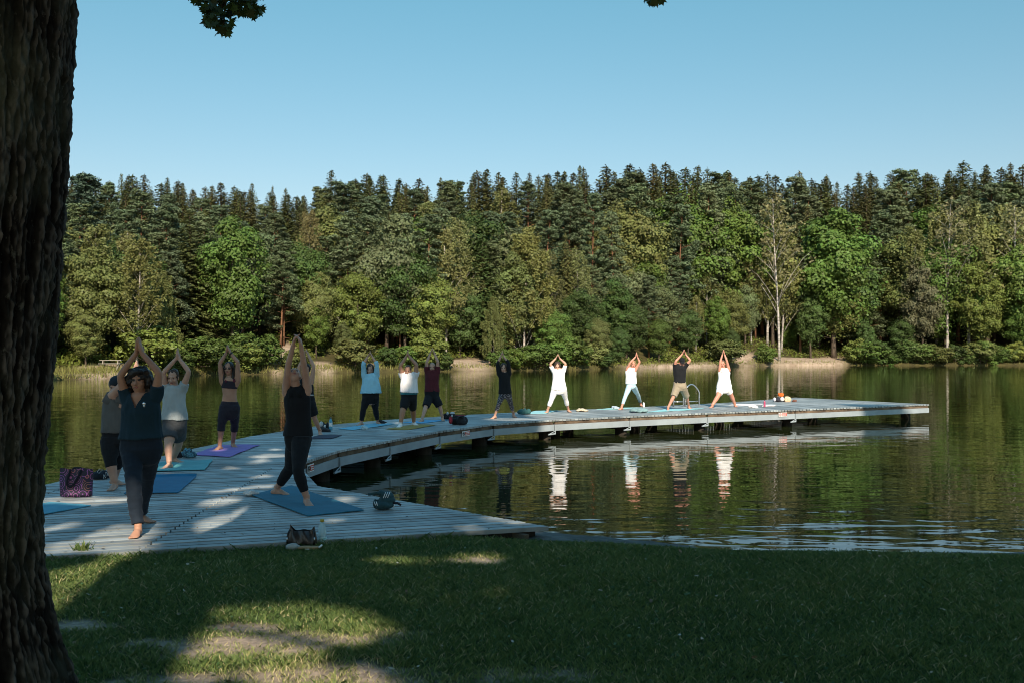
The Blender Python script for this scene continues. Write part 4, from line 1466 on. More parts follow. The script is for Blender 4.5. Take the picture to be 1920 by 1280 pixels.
class Person:
    """One figure: joints are given in the photo's pixels (through a zoom frame) and lifted to true depth."""

    def __init__(s, frame, D, torso, head, arms, legs, heavy=1.0, vox=.0075, skin=SKIN, label='', yaw=0, pitch=0, roll=0, hs=1.0, bald=False, legw=1.0, armw=1.0, depth=1.0, lean=0.0):
        s.ox, s.oy, s.k = frame
        s.D, s.vox, s.skin, s.label = D, vox, skin, label
        s.heavy, s.legw, s.armw, s.dep = heavy, legw, armw, depth
        s.torso = sorted(torso, key=lambda q: q[2])
        s.lean = lean
        s.head_px, s.yaw, s.pitch, s.roll, s.hs = head, yaw, pitch, roll, hs
        s.arms, s.legs = [], []
        for a in arms:      # shoulder, elbow, wrist, tip, each (u, v[, depth offset])
            s.arms.append([s.p(*q) for q in a])
        for l in legs:
            hip, knee, ank, foot, tdir = l
            fx, fy = s.ox + foot[0] / s.k, s.oy + foot[1] / s.k
            ft = W(fx, fy)                      # ball of the foot on the deck
            td = Vector((tdir[0], tdir[1], 0)).normalized()
            heel = ft - td * .15
            ankle = heel + td * .045 + Vector((0, 0, .085))
            rc, rrx, rry = s.ring(min(hip[1], s.torso[-1][2]))
            hp = s.p(*hip)
            lim = max(.035, rrx - .094 * legw)
            hp.x = min(max(hp.x, rc.x - lim), rc.x + lim)
            kx = AT(s.ox + knee[0] / s.k, s.oy + knee[1] / s.k, (hp.y * .45 + ankle.y * .55) - (knee[2] if len(knee) > 2 else .05))
            s.legs.append(dict(path=[hp, kx, ankle], ball=ft, td=td, heel=heel))

    def p(s, u, v, dz=0.0):
        return AT(s.ox + u / s.k, s.oy + v / s.k, s.D + dz)

    def m(s, px):
        return px / s.k / F * s.D

    def ring(s, v):
        vs = [t[2] for t in s.torso]
        l = np.interp(v, vs, [t[0] for t in s.torso])
        r = np.interp(v, vs, [t[1] for t in s.torso])
        d = np.interp(v, vs, [t[3] if len(t) > 3 else .62 for t in s.torso])
        oy = np.interp(v, vs, [t[4] if len(t) > 4 else 0 for t in s.torso])
        c = s.p((l + r) / 2, v, oy)
        rx = s.m(r - l) / 2
        return c, rx, max(.085 * s.dep, rx * d * s.dep)

    def torso_loft(s, mb, v0, v1, inf=0.0, n=9, rounded=True, flare=0.0):
        pts, rad = [], []
        for i in range(n):
            v = v0 + (v1 - v0) * i / (n - 1)
            c, rx, ry = s.ring(v)
            f = flare * (i / (n - 1)) ** 2
            pts.append(c); rad.append((rx + inf + f, ry + inf + f))
        if rounded:
            d = (pts[0] - pts[1]).normalized()
            pts.insert(0, pts[0] + d * min(rad[0]) * .35); rad.insert(0, (rad[0][0] * .72, rad[0][1] * .72))
        d = (pts[-1] - pts[-2]).normalized()
        if v1 >= s.torso[-1][2] - .5:
            pts.append(pts[-1] + d * .045); rad.append((rad[-1][0] * .80, rad[-1][1] * .80))
            pts.append(pts[-1] + d * .030); rad.append((rad[-1][0] * .55, rad[-1][1] * .55))
        mb.tube(pts, rad, 20, ref=(1, 0, 0))

    def limb(s, path, T, R, k, t0=0.0, t1=1.0, inf=0.0, n=13, flare=0.0):
        pts, rad = [], []
        for i in range(n):
            t = t0 + (t1 - t0) * i / (n - 1)
            if t <= .5: q = path[0].lerp(path[1], t * 2)
            else: q = path[1].lerp(path[2], t * 2 - 1)
            # round the bend
            w = max(0, 1 - abs(t - .5) / .09)
            if w > 0: q = q.lerp((path[0].lerp(path[1], .9) + path[1].lerp(path[2], .1)) / 2, .5 * w)
            pts.append(q); rad.append(float(np.interp(t, T, R)) * k + inf + flare * (i / (n - 1)) ** 2)
        return pts, rad

    def hand(s, mb, wrist, tip, partner, side, curl=0.0):
        a = (tip - wrist).normalized()
        nrm = partner - a * partner.dot(a)
        if nrm.length < 1e-3: nrm = Vector((1, 0, 0))
        nrm.normalize()
        sd = a.cross(nrm)
        if sd.y < 0: sd = -sd                # the thumb side points away from the viewer when the arms are up
        k = 1.0
        b = wrist - a * .015
        mb.tube([b, b + a * .03, b + a * .065, b + a * .10], [(.026, .019), (.034, .019), (.042, .017), (.040, .013)], 12, ref=sd)
        for i, (o, ln) in enumerate(((-.031, .058), (-.0105, .074), (.0105, .080), (.031, .070))):
            q = b + sd * o + a * (.088 if i else .080)
            d1 = (a + sd * o * .9 + nrm * curl * .5).normalized()
            d2 = (a + nrm * (curl * 1.6 - .06)).normalized()
            e1 = q + d1 * ln * .5
            mb.tube([q - a * .02, q, e1, e1 + d2 * ln * .3, e1 + d2 * ln * .52], [.0098, .0098, .0090, .0082, .0058], 8)
        t = b + sd * .026 + a * .022
        td = (a * .75 + sd * .75 - nrm * .1).normalized()
        mb.tube([t, t + td * .03, t + td * .05 + a * .012, t + td * .058 + a * .030], [.014, .0125, .0105, .007], 8)

    def foot(s, mb, L):
        td, heel, ball, ank = L['td'], L['heel'], L['ball'], L['path'][2]
        sd = Vector((-td.y, td.x, 0))
        z = lambda p, h: Vector((p.x, p.y, h))
        mb.tube([z(heel - td * .035, .028), z(heel, .036), z(heel + td * .05, .045), z(heel + td * .10, .036), z(ball - td * .01, .024), z(ball + td * .03, .016)],
                [(.018, .022), (.030, .034), (.032, .043), (.036, .034), (.045, .022), (.040, .013)], 12, ref=sd)
        mb.tube([ank + Vector((0, 0, .03)), ank, z(heel + td * .045, .045)], [.036 * s.legw, .036, .036], 12)
        for i, (o, ln, r) in enumerate(((-.034, .052, .0135), (-.015, .056, .0095), (.001, .050, .009), (.016, .043, .0085), (.030, .034, .008))):
            sgn = L.get('inner', 1)
            q = z(ball + sd * o * sgn + td * .012, .013)
            mb.tube([q - td * .015, q + td * ln * .6, q + td * ln], [r * 1.05, r, r * .7], 8)

    def headframe(s):
        R = Matrix.Rotation(s.yaw, 3, 'Z') @ Matrix.Rotation(-s.pitch, 3, 'X') @ Matrix.Rotation(s.roll, 3, 'Y')
        return R

    def build(s):
        mb = MB()
        v0, v1 = s.torso[0][2], s.torso[-1][2]
        s.torso_loft(mb, v0, v1, 0, 13)
        c0, rx0, ry0 = s.ring(v0)
        R = s.headframe()
        hc = s.p(*s.head_px)
        hs = s.hs
        X = lambda x, y, z: hc + R @ (Vector((x, y, z)) * hs)
        s.X, s.R = X, R
        # neck
        mb.tube([c0 - Vector((0, 0, .05)), c0.lerp(X(0, .025, -.07), .5), X(0, .022, -.06)], [.068 * s.heavy, .055 * (.6 + .4 * s.heavy), .055], 14)
        # skull, face, jaw, nose, ears, brows
        mb.ball(X(0, .016, .028), (.073 * hs, .092 * hs, .094 * hs), R, 18, 12)
        mb.ball(X(0, -.022, -.030), (.060 * hs, .066 * hs, .090 * hs), R, 16, 11)
        mb.ball(X(0, -.045, -.083), (.036 * hs, .034 * hs, .030 * hs), R, 12, 8)
        mb.tube([X(0, -.078, .022), X(0, -.096, -.006), X(0, -.108, -.030), X(0, -.090, -.040)], [.009 * hs, .012 * hs, .017 * hs, .012 * hs], 8)
        mb.tube([X(-.042, -.064, .026), X(-.02, -.080, .030), X(.02, -.080, .030), X(.042, -.064, .026)], [.007 * hs, .010 * hs, .010 * hs, .007 * hs], 8)
        for sx in (-1, 1):
            mb.ball(X(.036 * sx, -.062, -.030), (.022 * hs, .018 * hs, .022 * hs), R, 10, 7)
            mb.ball(X(.074 * sx, .012, -.008), (.010 * hs, .020 * hs, .032 * hs), R, 10, 7)
        # arms and hands
        for i, a in enumerate(s.arms):
            sh, el, wr, tip = a
            # carry the shoulder into the chest
            pts, rad = s.limb([sh, el, wr], ARM_T, ARM_R, s.armw)
            inn = Vector(((c0.x - sh.x) * .45, 0, -.10))
            pts.insert(0, sh + inn); rad.insert(0, .064 * s.armw)
            mb.tube(pts, rad, 12)
            other = s.arms[1 - i][2] - wr if len(s.arms) > 1 else Vector((1, 0, 0))
            s.hand(mb, wr, tip, other, i, s.curl if hasattr(s, 'curl') else 0)
        for i, L in enumerate(s.legs):
            pts, rad = s.limb(L['path'], LEG_T, LEG_R, s.legw)
            pts.insert(0, L['path'][0] + Vector((0, 0, .06))); rad.insert(0, .09 * s.legw)
            mb.tube(pts, rad, 14)
            L['inner'] = 1 if i == 0 else -1
            s.foot(mb, L)
        me = remeshed(mb, s.vox, 3, .5)
        me.materials.append(s.skin)
        s.base = Vector((sum(L['ball'].x for L in s.legs) / len(s.legs), sum(L['ball'].y for L in s.legs) / len(s.legs), 0.0))
        o = link(bpy.data.objects.new('person', me))
        setorigin(o, s.base)
        tag(o, s.label, 'person', 'people exercising on the dock')
        s.o = o
        for sx in (-1, 1):
            e = MB(); e.ball(X(.029 * sx, -.074, .006), (.0135 * hs, .008 * hs, .0075 * hs), R, 10, 7)
            s.child('eye', e.mesh('eye', M_EYEW, True))
        e = MB(); e.ball(X(0, -.083, -.062), (.022 * hs, .008 * hs, .0075 * hs), R, 10, 7)
        s.child('mouth', e.mesh('mouth', M_LIP, True))
        return s

    def child(s, name, me, mat=None, label=None):
        if mat is not None: me.materials.append(mat)
        o = link(bpy.data.objects.new(name, me), s.o)
        me.transform(Matrix.Translation(-s.base))
        if label: o['label'] = label
        return o

    def shirt(s, v0, v1, mat, sleeve=.3, inf=.012, name='shirt', keep=None, flare=.012, fold=.006, label=None, arm_inf=.014):
        mb = MB()
        s.torso_loft(mb, v0, v1, inf, 11, name != 'sports_bra', flare)
        if sleeve is not None:
            c0, rx0, ry0 = s.ring(s.torso[0][2])
            for a in s.arms:
                pts, rad = s.limb(a[:3], ARM_T, ARM_R, s.armw, 0, sleeve, arm_inf, 9, .006 if sleeve < .6 else .0)
                inn = Vector(((c0.x - a[0].x) * .45, 0, -.10))
                pts.insert(0, a[0] + inn); rad.insert(0, .064 * s.armw + arm_inf)
                mb.tube(pts, rad, 14)
        me = remeshed(mb, max(s.vox, .007), 4, .5)
        displace(me, fold * 1.1, 20, int(s.D * 100), (1, 1, .5))
        displace(me, fold * .7, 55, int(s.D * 130), (1, 1, .35))
        if keep is not None:
            cut(me, keep)
        return s.child(name, me, mat, label)

    def straps(s, mat, fx=.52, w=.022):
        vt = s.torso[0][2]
        vd = vt + .085 * F / s.D * s.k
        ct, rx, ry = s.ring(vt)
        cd, rxd, ryd = s.ring(vd)
        for sx in (-1, 1):
            mb = MB()
            x = sx * rx * fx
            mb.tube([cd + Vector((x * 1.1, -ryd * .88 - .012, -.01)), ct + Vector((x, -ry * .92 - .012, -.01)), ct + Vector((x * .92, -ry * .4, ry * .38 + .012)), ct + Vector((x * .92, ry * .3, ry * .38 + .012)), ct + Vector((x, ry * .95 + .012, -.01)), cd + Vector((x * 1.1, ryd * .9 + .012, -.02))], [(w, .007)] * 6, 10, ref=(1, 0, 0))
            s.child('shoulder_strap', mb.mesh('shoulder_strap', mat, True))

    def pants(s, v0, t1, mat, inf=.010, name='trousers', fold=.004, t_side=None, flare=0.0, label=None):
        mb = MB()
        s.torso_loft(mb, v0, s.torso[-1][2], inf, 8, False)
        for i, L in enumerate(s.legs):
            t = t1 if t_side is None else t_side[i]
            pts, rad = s.limb(L['path'], LEG_T, LEG_R, s.legw, 0, t, inf + .003, 12, flare)
            pts.insert(0, L['path'][0] + Vector((0, 0, .06))); rad.insert(0, .09 * s.legw + inf)
            mb.tube(pts, rad, 14)
        me = remeshed(mb, max(s.vox, .007), 3, .5)
        displace(me, fold, 18, int(s.D * 77), (1, 1, .6))
        displace(me, fold * .6, 60, int(s.D * 91), (.6, .6, 1.3))
        return s.child(name, me, mat, label)

    def hair(s, mat, style='short', name='hair'):
        X, R, hs = s.X, s.R, s.hs
        mb = MB()
        if style == 'curly':
            mb.ball(X(0, .035, .04), (.115 * hs, .112 * hs, .105 * hs), R)
            for sx in (-1, 1):
                mb.ball(X(.085 * sx, .02, -.01), (.052 * hs, .075 * hs, .085 * hs), R)
                mb.ball(X(.085 * sx, .02, -.08), (.045 * hs, .065 * hs, .065 * hs), R)
            mb.ball(X(-.01, -.05, .088), (.082 * hs, .055 * hs, .034 * hs), R)
            mb.ball(X(-.05, -.072, .060), (.030 * hs, .026 * hs, .034 * hs), R)
            amp, fr = .016, 55
        elif style == 'long':
            mb.ball(X(0, .030, .040), (.084 * hs, .096 * hs, .095 * hs), R)
            for sx in (-1, 1):
                mb.tube([X(.060 * sx, -.015, .06), X(.083 * sx, .0, -.01), X(.085 * sx, -.02, -.11), X(.075 * sx, -.05, -.21)], [.028 * hs, .026 * hs, .030 * hs, .018 * hs], 10)
            mb.ball(X(0, .06, -.07), (.075 * hs, .045 * hs, .11 * hs), R)
            amp, fr = .006, 45
        elif style == 'bob':
            mb.ball(X(0, .030, .042), (.088 * hs, .098 * hs, .096 * hs), R)
            for sx in (-1, 1):
                mb.tube([X(.066 * sx, -.02, .06), X(.086 * sx, .0, 0), X(.080 * sx, -.005, -.075)], [.030 * hs, .028 * hs, .024 * hs], 10)
            mb.ball(X(0, .06, -.04), (.078 * hs, .05 * hs, .07 * hs), R)
            amp, fr = .008, 50
        elif style == 'bun':
            mb.ball(X(0, .028, .040), (.080 * hs, .094 * hs, .094 * hs), R)
            mb.ball(X(0, .10, .06), (.045 * hs, .045 * hs, .045 * hs), R)
            amp, fr = .004, 50
        elif style == 'stubble':
            mb.ball(X(0, .030, .036), (.0755 * hs, .090 * hs, .090 * hs), R)
            amp, fr = .002, 60
        else:
            mb.ball(X(0, .028, .044), (.083 * hs, .094 * hs, .092 * hs), R)
            for sx in (-1, 1): mb.ball(X(.068 * sx, .01, .02), (.018 * hs, .045 * hs, .05 * hs), R)
            amp, fr = .008, 55
        me = remeshed(mb, .007, 2, .5)
        displace(me, amp, fr, int(s.D * 31))
        return s.child(name, me, mat)

    def cap(s, mat, brim=True, name='cap'):
        X, R, hs = s.X, s.R, s.hs
        mb = MB()
        mb.ball(X(0, .02, .052), (.086 * hs, .104 * hs, .088 * hs), R)
        if brim:
            mb.ball(X(0, -.105, .050), (.070 * hs, .075 * hs, .012 * hs), R)
        me = remeshed(mb, .007, 1, .5)
        return s.child(name, me, mat)


BLACK = fabric((0.010, 0.011, 0.013))
NAVY = fabric((0.020, 0.035, 0.055))
DNAVY = fabric((0.012, 0.020, 0.032))
WHITE = fabric((0.80, 0.79, 0.78), var=.04)
A1, A2, A3, A4 = (80, 600, 3.047), (380, 600, 3.047), (640, 630, 5.647), (980, 630, 4.364)

# curly haired woman nearest the lawn
P2 = Person(A1, 9.55, [(488, 632, 428, .55), (462, 660, 470, .58), (462, 662, 530, .66), (464, 660, 580, .62), (462, 662, 640, .60), (450, 678, 700, .64), (446, 682, 735, .66), (460, 668, 790, .62)],
            (551, 345), [[(478, 440), (442, 318, -.05), (536, 186, -.02), (546, 96)], [(646, 430), (665, 300, -.05), (566, 186, -.02), (548, 96)]],
            [((512, 740), (518, 935), (520, 1190), (527, 1243), (.10, -1)), ((620, 740), (592, 935, .0), (590, 1140), (606, 1155), (.75, -.35))], vox=.006, legw=.97, armw=.95, hs=.98, skin=SKIN_TAN,
            label='woman with big dark curls in a navy t-shirt and long dark trousers, arms joined overhead').build()
def keep2(c):
    x, z = c[:, 0], c[:, 2]
    cc = P2.p(556, 425); w = (cc.z + .02 - z)
    return ~((c[:, 1] < cc.y + .05) & (np.abs(x - cc.x) < .065 - .50 * np.clip(w, 0, .2)) & (w < .13))
P2.shirt(430, 672, fabric((0.010, 0.030, 0.044)), .22, .016, 'shirt', keep2, .02, .008)
P2.pants(650, .97, DNAVY, .009, flare=.014, fold=.006)
P2.hair(H_BLACK, 'curly')
e = MB(); pp = P2.p(579, 476, -.155); e.ball(pp, (.016, .006, .016)); e.ball(pp + Vector((0, 0, -.02)), (.011, .006, .012))
P2.child('pendant', e.mesh('pendant', M_STEEL, True))

# heavy person behind her
P1 = Person(A1, 12.5, [(372, 482, 428, .7), (350, 470, 470, .72), (346, 470, 540, .74), (344, 470, 600, .74), (342, 470, 640, .72), (345, 470, 700, .7), (350, 462, 740, .66)],
            (418, 378), [[(380, 455), (432, 392, -.12), (522, 292, -.05), (537, 243)], [(478, 450), (580, 380, -.1), (552, 292, -.05), (539, 243)]],
            [((382, 690), (385, 800), (390, 950), (395, 972), (.05, -1)), ((440, 690), (428, 800), (424, 920), (446, 940), (.9, -.4))], vox=.007, heavy=1.25, legw=1.22, armw=1.3, roll=.15, pitch=-.3,
            label='heavily built person in grey tank top and dark capri leggings behind the curly haired woman').build()
P1.shirt(436, 640, fabric((0.10, 0.10, 0.095)), None, .012, 'tank_top', None, .008)
P1.straps(fabric((0.10, 0.10, 0.095)), .6, .05)
P1.pants(625, .64, BLACK, .009)
P1.hair(H_GREY, 'short')
P1.cap(fabric((0.02, 0.03, 0.04)), False, 'headscarf')

# short haired woman in grey t-shirt and shorts
P3 = Person(A1, 14.9, [(712, 796, 380, .55), (692, 808, 420, .6), (694, 810, 470, .64), (694, 815, 530, .64), (692, 816, 570, .64), (696, 812, 620, .62), (705, 802, 650, .6)],
            (745, 328), [[(704, 392), (690, 300, -.05), (766, 215), (770, 180)], [(800, 388), (836, 292, -.05), (778, 218), (772, 180)]],
            [((722, 610), (718, 715), (705, 830), (699, 850), (-.25, -1)), ((782, 610), (778, 705), (768, 800), (782, 814), (.9, -.35))], vox=.007, legw=1.12, hs=1.0, pitch=-.2,
            label='short haired woman in a pale grey t-shirt and dark shorts on the teal mat').build()
P3.shirt(383, 566, fabric((0.36, 0.40, 0.40)), .16, .018, 'shirt', None, .02, .008)
P3.pants(552, .32, fabric((0.06, 0.065, 0.07)), .022, 'shorts', flare=.01)
P3.hair(H_BROWN, 'short')

# woman in sports bra with sunglasses
P4 = Person(A2, 17.4, [(124, 192, 335, .55), (110, 200, 362, .6), (110, 196, 390, .62), (116, 193, 425, .6), (110, 198, 460, .6), (100, 205, 490, .64), (97, 208, 515, .66), (108, 200, 545, .62)],
            (149, 276), [[(112, 345), (98, 246, -.05), (136, 186), (141, 148)], [(200, 342), (201, 238, -.05), (156, 186), (143, 148)]],
            [((122, 505), (108, 590), (86, 710), (78, 745), (-.3, -1)), ((184, 505), (184, 590), (180, 700), (183, 727), (.5, -.8))], vox=.0075, legw=1.05, hs=.98, skin=SKIN_TAN,
            label='dark long haired woman in sunglasses, sports bra and capri leggings on the purple mat').build()
P4.shirt(344, 388, fabric((0.028, 0.022, 0.03)), None, .010, 'sports_bra', None, 0, .002)
mbs = MB()
for sx in (132, 182):
    mbs.tube([P4.p(sx, 352, -.10), P4.p(sx + (4 if sx < 150 else -4), 334, -.05), P4.p(sx, 336, .05), P4.p(sx, 356, .11)], [(.018, .006)] * 4, 8)
P4.child('bra_strap', mbs.mesh('bra_strap', fabric((0.10, 0.018, 0.03)), True))
P4.pants(462, .66, fabric((0.022, 0.020, 0.028)), .010, 'leggings')
P4.hair(H_BLACK, 'long')
e = MB()
for sx in (-1, 1): e.ball(P4.X(.031 * sx, -.082, .008), (.027, .010, .020), P4.R)
e.tube([P4.X(-.075, -.03, .014), P4.X(-.05, -.078, .012), P4.X(.05, -.078, .012), P4.X(.075, -.03, .014)], .005, 6)
P4.child('sunglasses', e.mesh('sunglasses', simple('dark_lens', (.008, .008, .009), .12, .05), True))
e = MB(); w0, w1 = P4.arms[1][2], P4.arms[1][1]; d = (w1 - w0).normalized(); e.tube([w0 + d * .02, w0 + d * .045], [.034, .034], 12)
P4.child('wristwatch', e.mesh('wristwatch', M_DARK, True))

# woman in black looking up, stepping forward
P5 = Person(A2, 11.35, [(490, 588, 392, .58), (468, 612, 440, .58), (470, 614, 480, .66), (480, 612, 540, .60), (483, 612, 580, .58), (472, 618, 640, .64), (470, 620, 680, .68), (480, 612, 720, .64)],
            (524, 318), [[(478, 405), (487, 262, -.12), (517, 142, -.2), (531, 92, -.2)], [(600, 395), (578, 250, -.12), (562, 142, -.2), (546, 92, -.2)]],
            [((510, 700, .05), (500, 842, -.08), (458, 950), (470, 998), (1, -.30)), ((572, 690, -.05), (545, 862, .14), (578, 990), (606, 1062), (.45, -1))], vox=.006, legw=1.04, hs=.96, pitch=.95, yaw=.25, armw=.95,
            label='woman dressed all in black looking up at her clasped hands on the big blue mat')
P5.curl = .75
P5.build()
P5.shirt(392, 660, BLACK, None, .010, 'tank_top', None, .014, .003)
P5.straps(BLACK, .45, .030)
P5.pants(630, .88, BLACK, .008, 'leggings', fold=.003)
P5.hair(H_BROWN, 'bun')

# man mostly hidden behind her
P6 = Person(A2, 20.4, [(555, 618, 345, .6), (548, 630, 375, .62), (552, 630, 420, .62), (550, 634, 445, .64), (548, 640, 480, .64), (552, 640, 505, .6)],
            (592, 285), [[(556, 355), (549, 270, -.03), (575, 215), (590, 172)], [(622, 350), (635, 265, -.05), (604, 200), (592, 172)]],
            [((566, 480), (545, 560), (528, 640), (520, 652), (-.3, -1)), ((620, 480), (640, 560), (660, 640), (674, 656), (.35, -1))], vox=.0075,
            label='person in black tank top and black shorts mostly hidden behind the woman in black').build()
P6.shirt(352, 432, BLACK, None, .012, 'tank_top', None, .01)
P6.straps(BLACK, .55, .035)
P6.pants(424, .36, BLACK, .022, 'shorts', flare=.015)
P6.hair(H_BLACK, 'short')
e = MB(); e.tube([P6.p(552, 427, -.14), P6.p(592, 428, -.17), P6.p(634, 427, -.14)], [(.014, .006)] * 3, 8, ref=(0, 0, 1))
P6.child('belt', e.mesh('belt', simple('belt_grey', (.4, .4, .4), .5), True))

# pale blue sweater
P7 = Person(A3, 23.4, [(258, 356, 405, .55), (236, 386, 440, .58), (230, 392, 500, .64), (222, 398, 560, .66), (222, 400, 600, .66), (226, 398, 650, .64), (240, 384, 690, .6)],
            (306, 350), [[(244, 415), (232, 292, -.05), (280, 218), (303, 172)], [(376, 412), (374, 288, -.05), (328, 220), (306, 172)]],
            [((258, 650), (234, 770), (200, 900), (186, 945), (-.45, -1)), ((358, 650), (360, 770), (378, 895), (398, 930), (.5, -1))], legw=1.1, pitch=-.2,
            label='person in a pale blue long sleeved sweater and black leggings with feet wide apart').build()
P7.shirt(408, 600, fabric((0.30, 0.56, 0.68)), .62, .020, 'sweater', None, .03, .010)
P7.pants(585, .93, BLACK, .008, 'leggings')
P7.hair(H_BLACK, 'long')

# white t-shirt, black knee shorts, white socks
P8 = Person(A3, 23.0, [(655, 775, 400, .58), (640, 795, 440, .62), (637, 798, 500, .66), (636, 800, 560, .68), (634, 798, 600, .68), (636, 797, 650, .66), (650, 785, 690, .62)],
            (704, 366), [[(645, 405), (622, 318, -.05), (690, 212), (702, 178)], [(788, 402), (796, 300, -.05), (716, 212), (704, 178)]],
            [((668, 660), (654, 765), (622, 930), (612, 966), (-.2, -1)), ((762, 660), (760, 770), (770, 920), (788, 944), (.6, -1))], heavy=1.15, legw=1.25, armw=1.15, pitch=-.15, skin=SKIN_TAN,
            label='woman in a white t-shirt, black knee shorts and white socks on the mustard mat').build()
P8.shirt(402, 592, fabric((0.72, 0.70, 0.70), var=.05), .12, .016, 'shirt', None, .02, .008)
P8.pants(600, .50, BLACK, .012, 'shorts')
e = MB(); P8.torso_loft(e, 588, 614, .020, 4, False)
P8.child('waistband', e.mesh('waistband', fabric((.03, .16, .20)), True))
for i, L in enumerate(P8.legs):
    e = MB(); P8.foot(e, L); me = remeshed(e, .008, 5, .5)
    c = cos_of(me); nn = normals_of(me); me.vertices.foreach_set('co', (c + nn * .006).astype(np.float32).ravel()); cut(me, lambda q: q[:, 2] < .125)
    P8.child('sock', me, WHITE)
P8.hair(H_BROWN, 'bun')

# man in maroon
P9 = Person(A3, 25.0, [(915, 1010, 362, .55), (892, 1030, 400, .58), (895, 1026, 460, .62), (892, 1026, 530, .62), (888, 1030, 580, .62), (890, 1028, 630, .62), (905, 1015, 670, .6)],
            (962, 330), [[(908, 375), (905, 275, -.05), (943, 182), (963, 132)], [(1018, 375), (1022, 272, -.05), (986, 182), (966, 132)]],
            [((915, 640), (895, 740), (850, 880), (836, 908), (-.4, -1)), ((1010, 640), (1042, 740), (1072, 875), (1078, 896), (.25, -1))],
            label='bald man in a maroon t-shirt and wide black shorts behind the backpack').build()
P9.shirt(366, 584, fabric((0.085, 0.016, 0.022)), .28, .016, 'shirt', None, .012, .008)
P9.pants(565, .50, BLACK, .022, 'shorts', flare=.02)
P9.hair(H_GREY, 'stubble')

# black long sleeves, patterned leggings
m, N, L_, B = nmat('patterned_leggings')
v = N.new('ShaderNodeTexVoronoi'); v.inputs['Scale'].default_value = 42
tc = N.new('ShaderNodeTexCoord'); L_.new(tc.outputs['Object'], v.inputs['Vector'])
L_.new(ramp(N, L_, v.outputs['Distance'], [(.22, (.42, .42, .45)), (.40, (.02, .02, .03))]), B.inputs['Base Color'])
B.inputs['Roughness'].default_value = .85
P10 = Person(A3, 25.9, [(1685, 1765, 385, .55), (1668, 1786, 420, .58), (1672, 1782, 480, .62), (1676, 1788, 540, .62), (1672, 1798, 600, .62), (1676, 1796, 630, .6)],
             (1717, 340), [[(1672, 395), (1656, 285, -.05), (1690, 212), (1703, 168)], [(1778, 392), (1768, 280, -.05), (1716, 212), (1706, 168)]],
             [((1698, 615), (1664, 720), (1622, 850), (1604, 873), (-.6, -1)), ((1774, 615), (1796, 720), (1824, 840), (1838, 858), (.35, -1))], legw=.86, armw=.92,
             label='woman in a black long sleeved top and black and white patterned leggings').build()
P10.shirt(388, 606, BLACK, .66, .012, 'sweater', None, .012, .006)
P10.pants(590, .78, m, .007, 'leggings')
P10.hair(H_BROWN, 'bob')

# woman in white top and white capri trousers
P11 = Person(A4, 28.3, [(258, 330, 268, .55), (244, 344, 295, .58), (248, 342, 330, .6), (250, 340, 360, .58), (244, 350, 400, .62), (240, 356, 432, .66), (250, 348, 455, .6)],
             (284, 246), [[(248, 278), (226, 228, -.05), (270, 182), (288, 150)], [(336, 276), (352, 226, -.05), (304, 182), (290, 150)]],
             [((262, 430), (236, 515), (204, 602), (194, 628), (-.4, -1)), ((332, 430), (350, 505), (376, 598), (386, 621), (.4, -1))], pitch=-.45, legw=1.0,
             label='woman all in white with short sleeves and capri trousers, head bowed').build()
P11.shirt(272, 436, WHITE, .36, .012, 'shirt', None, .01, .007)
P11.pants(405, .80, WHITE, .012, 'trousers')
P11.hair(H_BROWN, 'bob')

# woman in white top and light blue leggings
P12 = Person(A4, 30.6, [(858, 920, 266, .55), (842, 928, 292, .58), (846, 926, 330, .6), (846, 928, 365, .62), (848, 928, 395, .64), (856, 922, 415, .6)],
             (906, 232), [[(852, 274), (880, 216, -.08), (924, 168), (930, 134)], [(926, 268), (958, 212, -.05), (940, 172), (932, 134)]],
             [((868, 405), (844, 480), (812, 572), (796, 602), (-.7, -1)), ((914, 405), (944, 480), (970, 545), (974, 572), (.2, -1))], roll=.15, legw=.92, armw=.9, skin=SKIN_RED,
             label='woman in a white sleeveless top and light blue leggings leaning slightly').build()
P12.shirt(266, 388, WHITE, None, .014, 'tank_top', None, .014, .006)
P12.straps(WHITE, .55, .036)
P12.pants(378, .88, fabric((0.40, 0.56, 0.62)), .008, 'leggings')
P12.hair(H_BLOND, 'short')

# man with black cap
P13 = Person(A4, 29.9, [(1252, 1332, 232, .55), (1232, 1338, 260, .58), (1238, 1330, 310, .6), (1242, 1326, 350, .6), (1240, 1328, 380, .6), (1236, 1336, 410, .62), (1246, 1326, 430, .6)],
             (1304, 212), [[(1244, 242), (1252, 205, -.08), (1306, 146), (1320, 112)], [(1334, 240), (1372, 198, -.05), (1332, 148), (1322, 112)]],
             [((1256, 415), (1236, 490), (1196, 585), (1190, 606), (-.15, -1)), ((1318, 415), (1340, 490), (1364, 575), (1369, 594), (.2, -1))], pitch=-.5, skin=SKIN_RED,
             label='man in a black t-shirt, black cap and khaki shorts by the ladder rail').build()
P13.shirt(238, 380, BLACK, .24, .016, 'shirt', None, .01, .007)
P13.pants(372, .49, fabric((0.30, 0.25, 0.18)), .024, 'shorts', flare=.02)
P13.cap(BLACK)

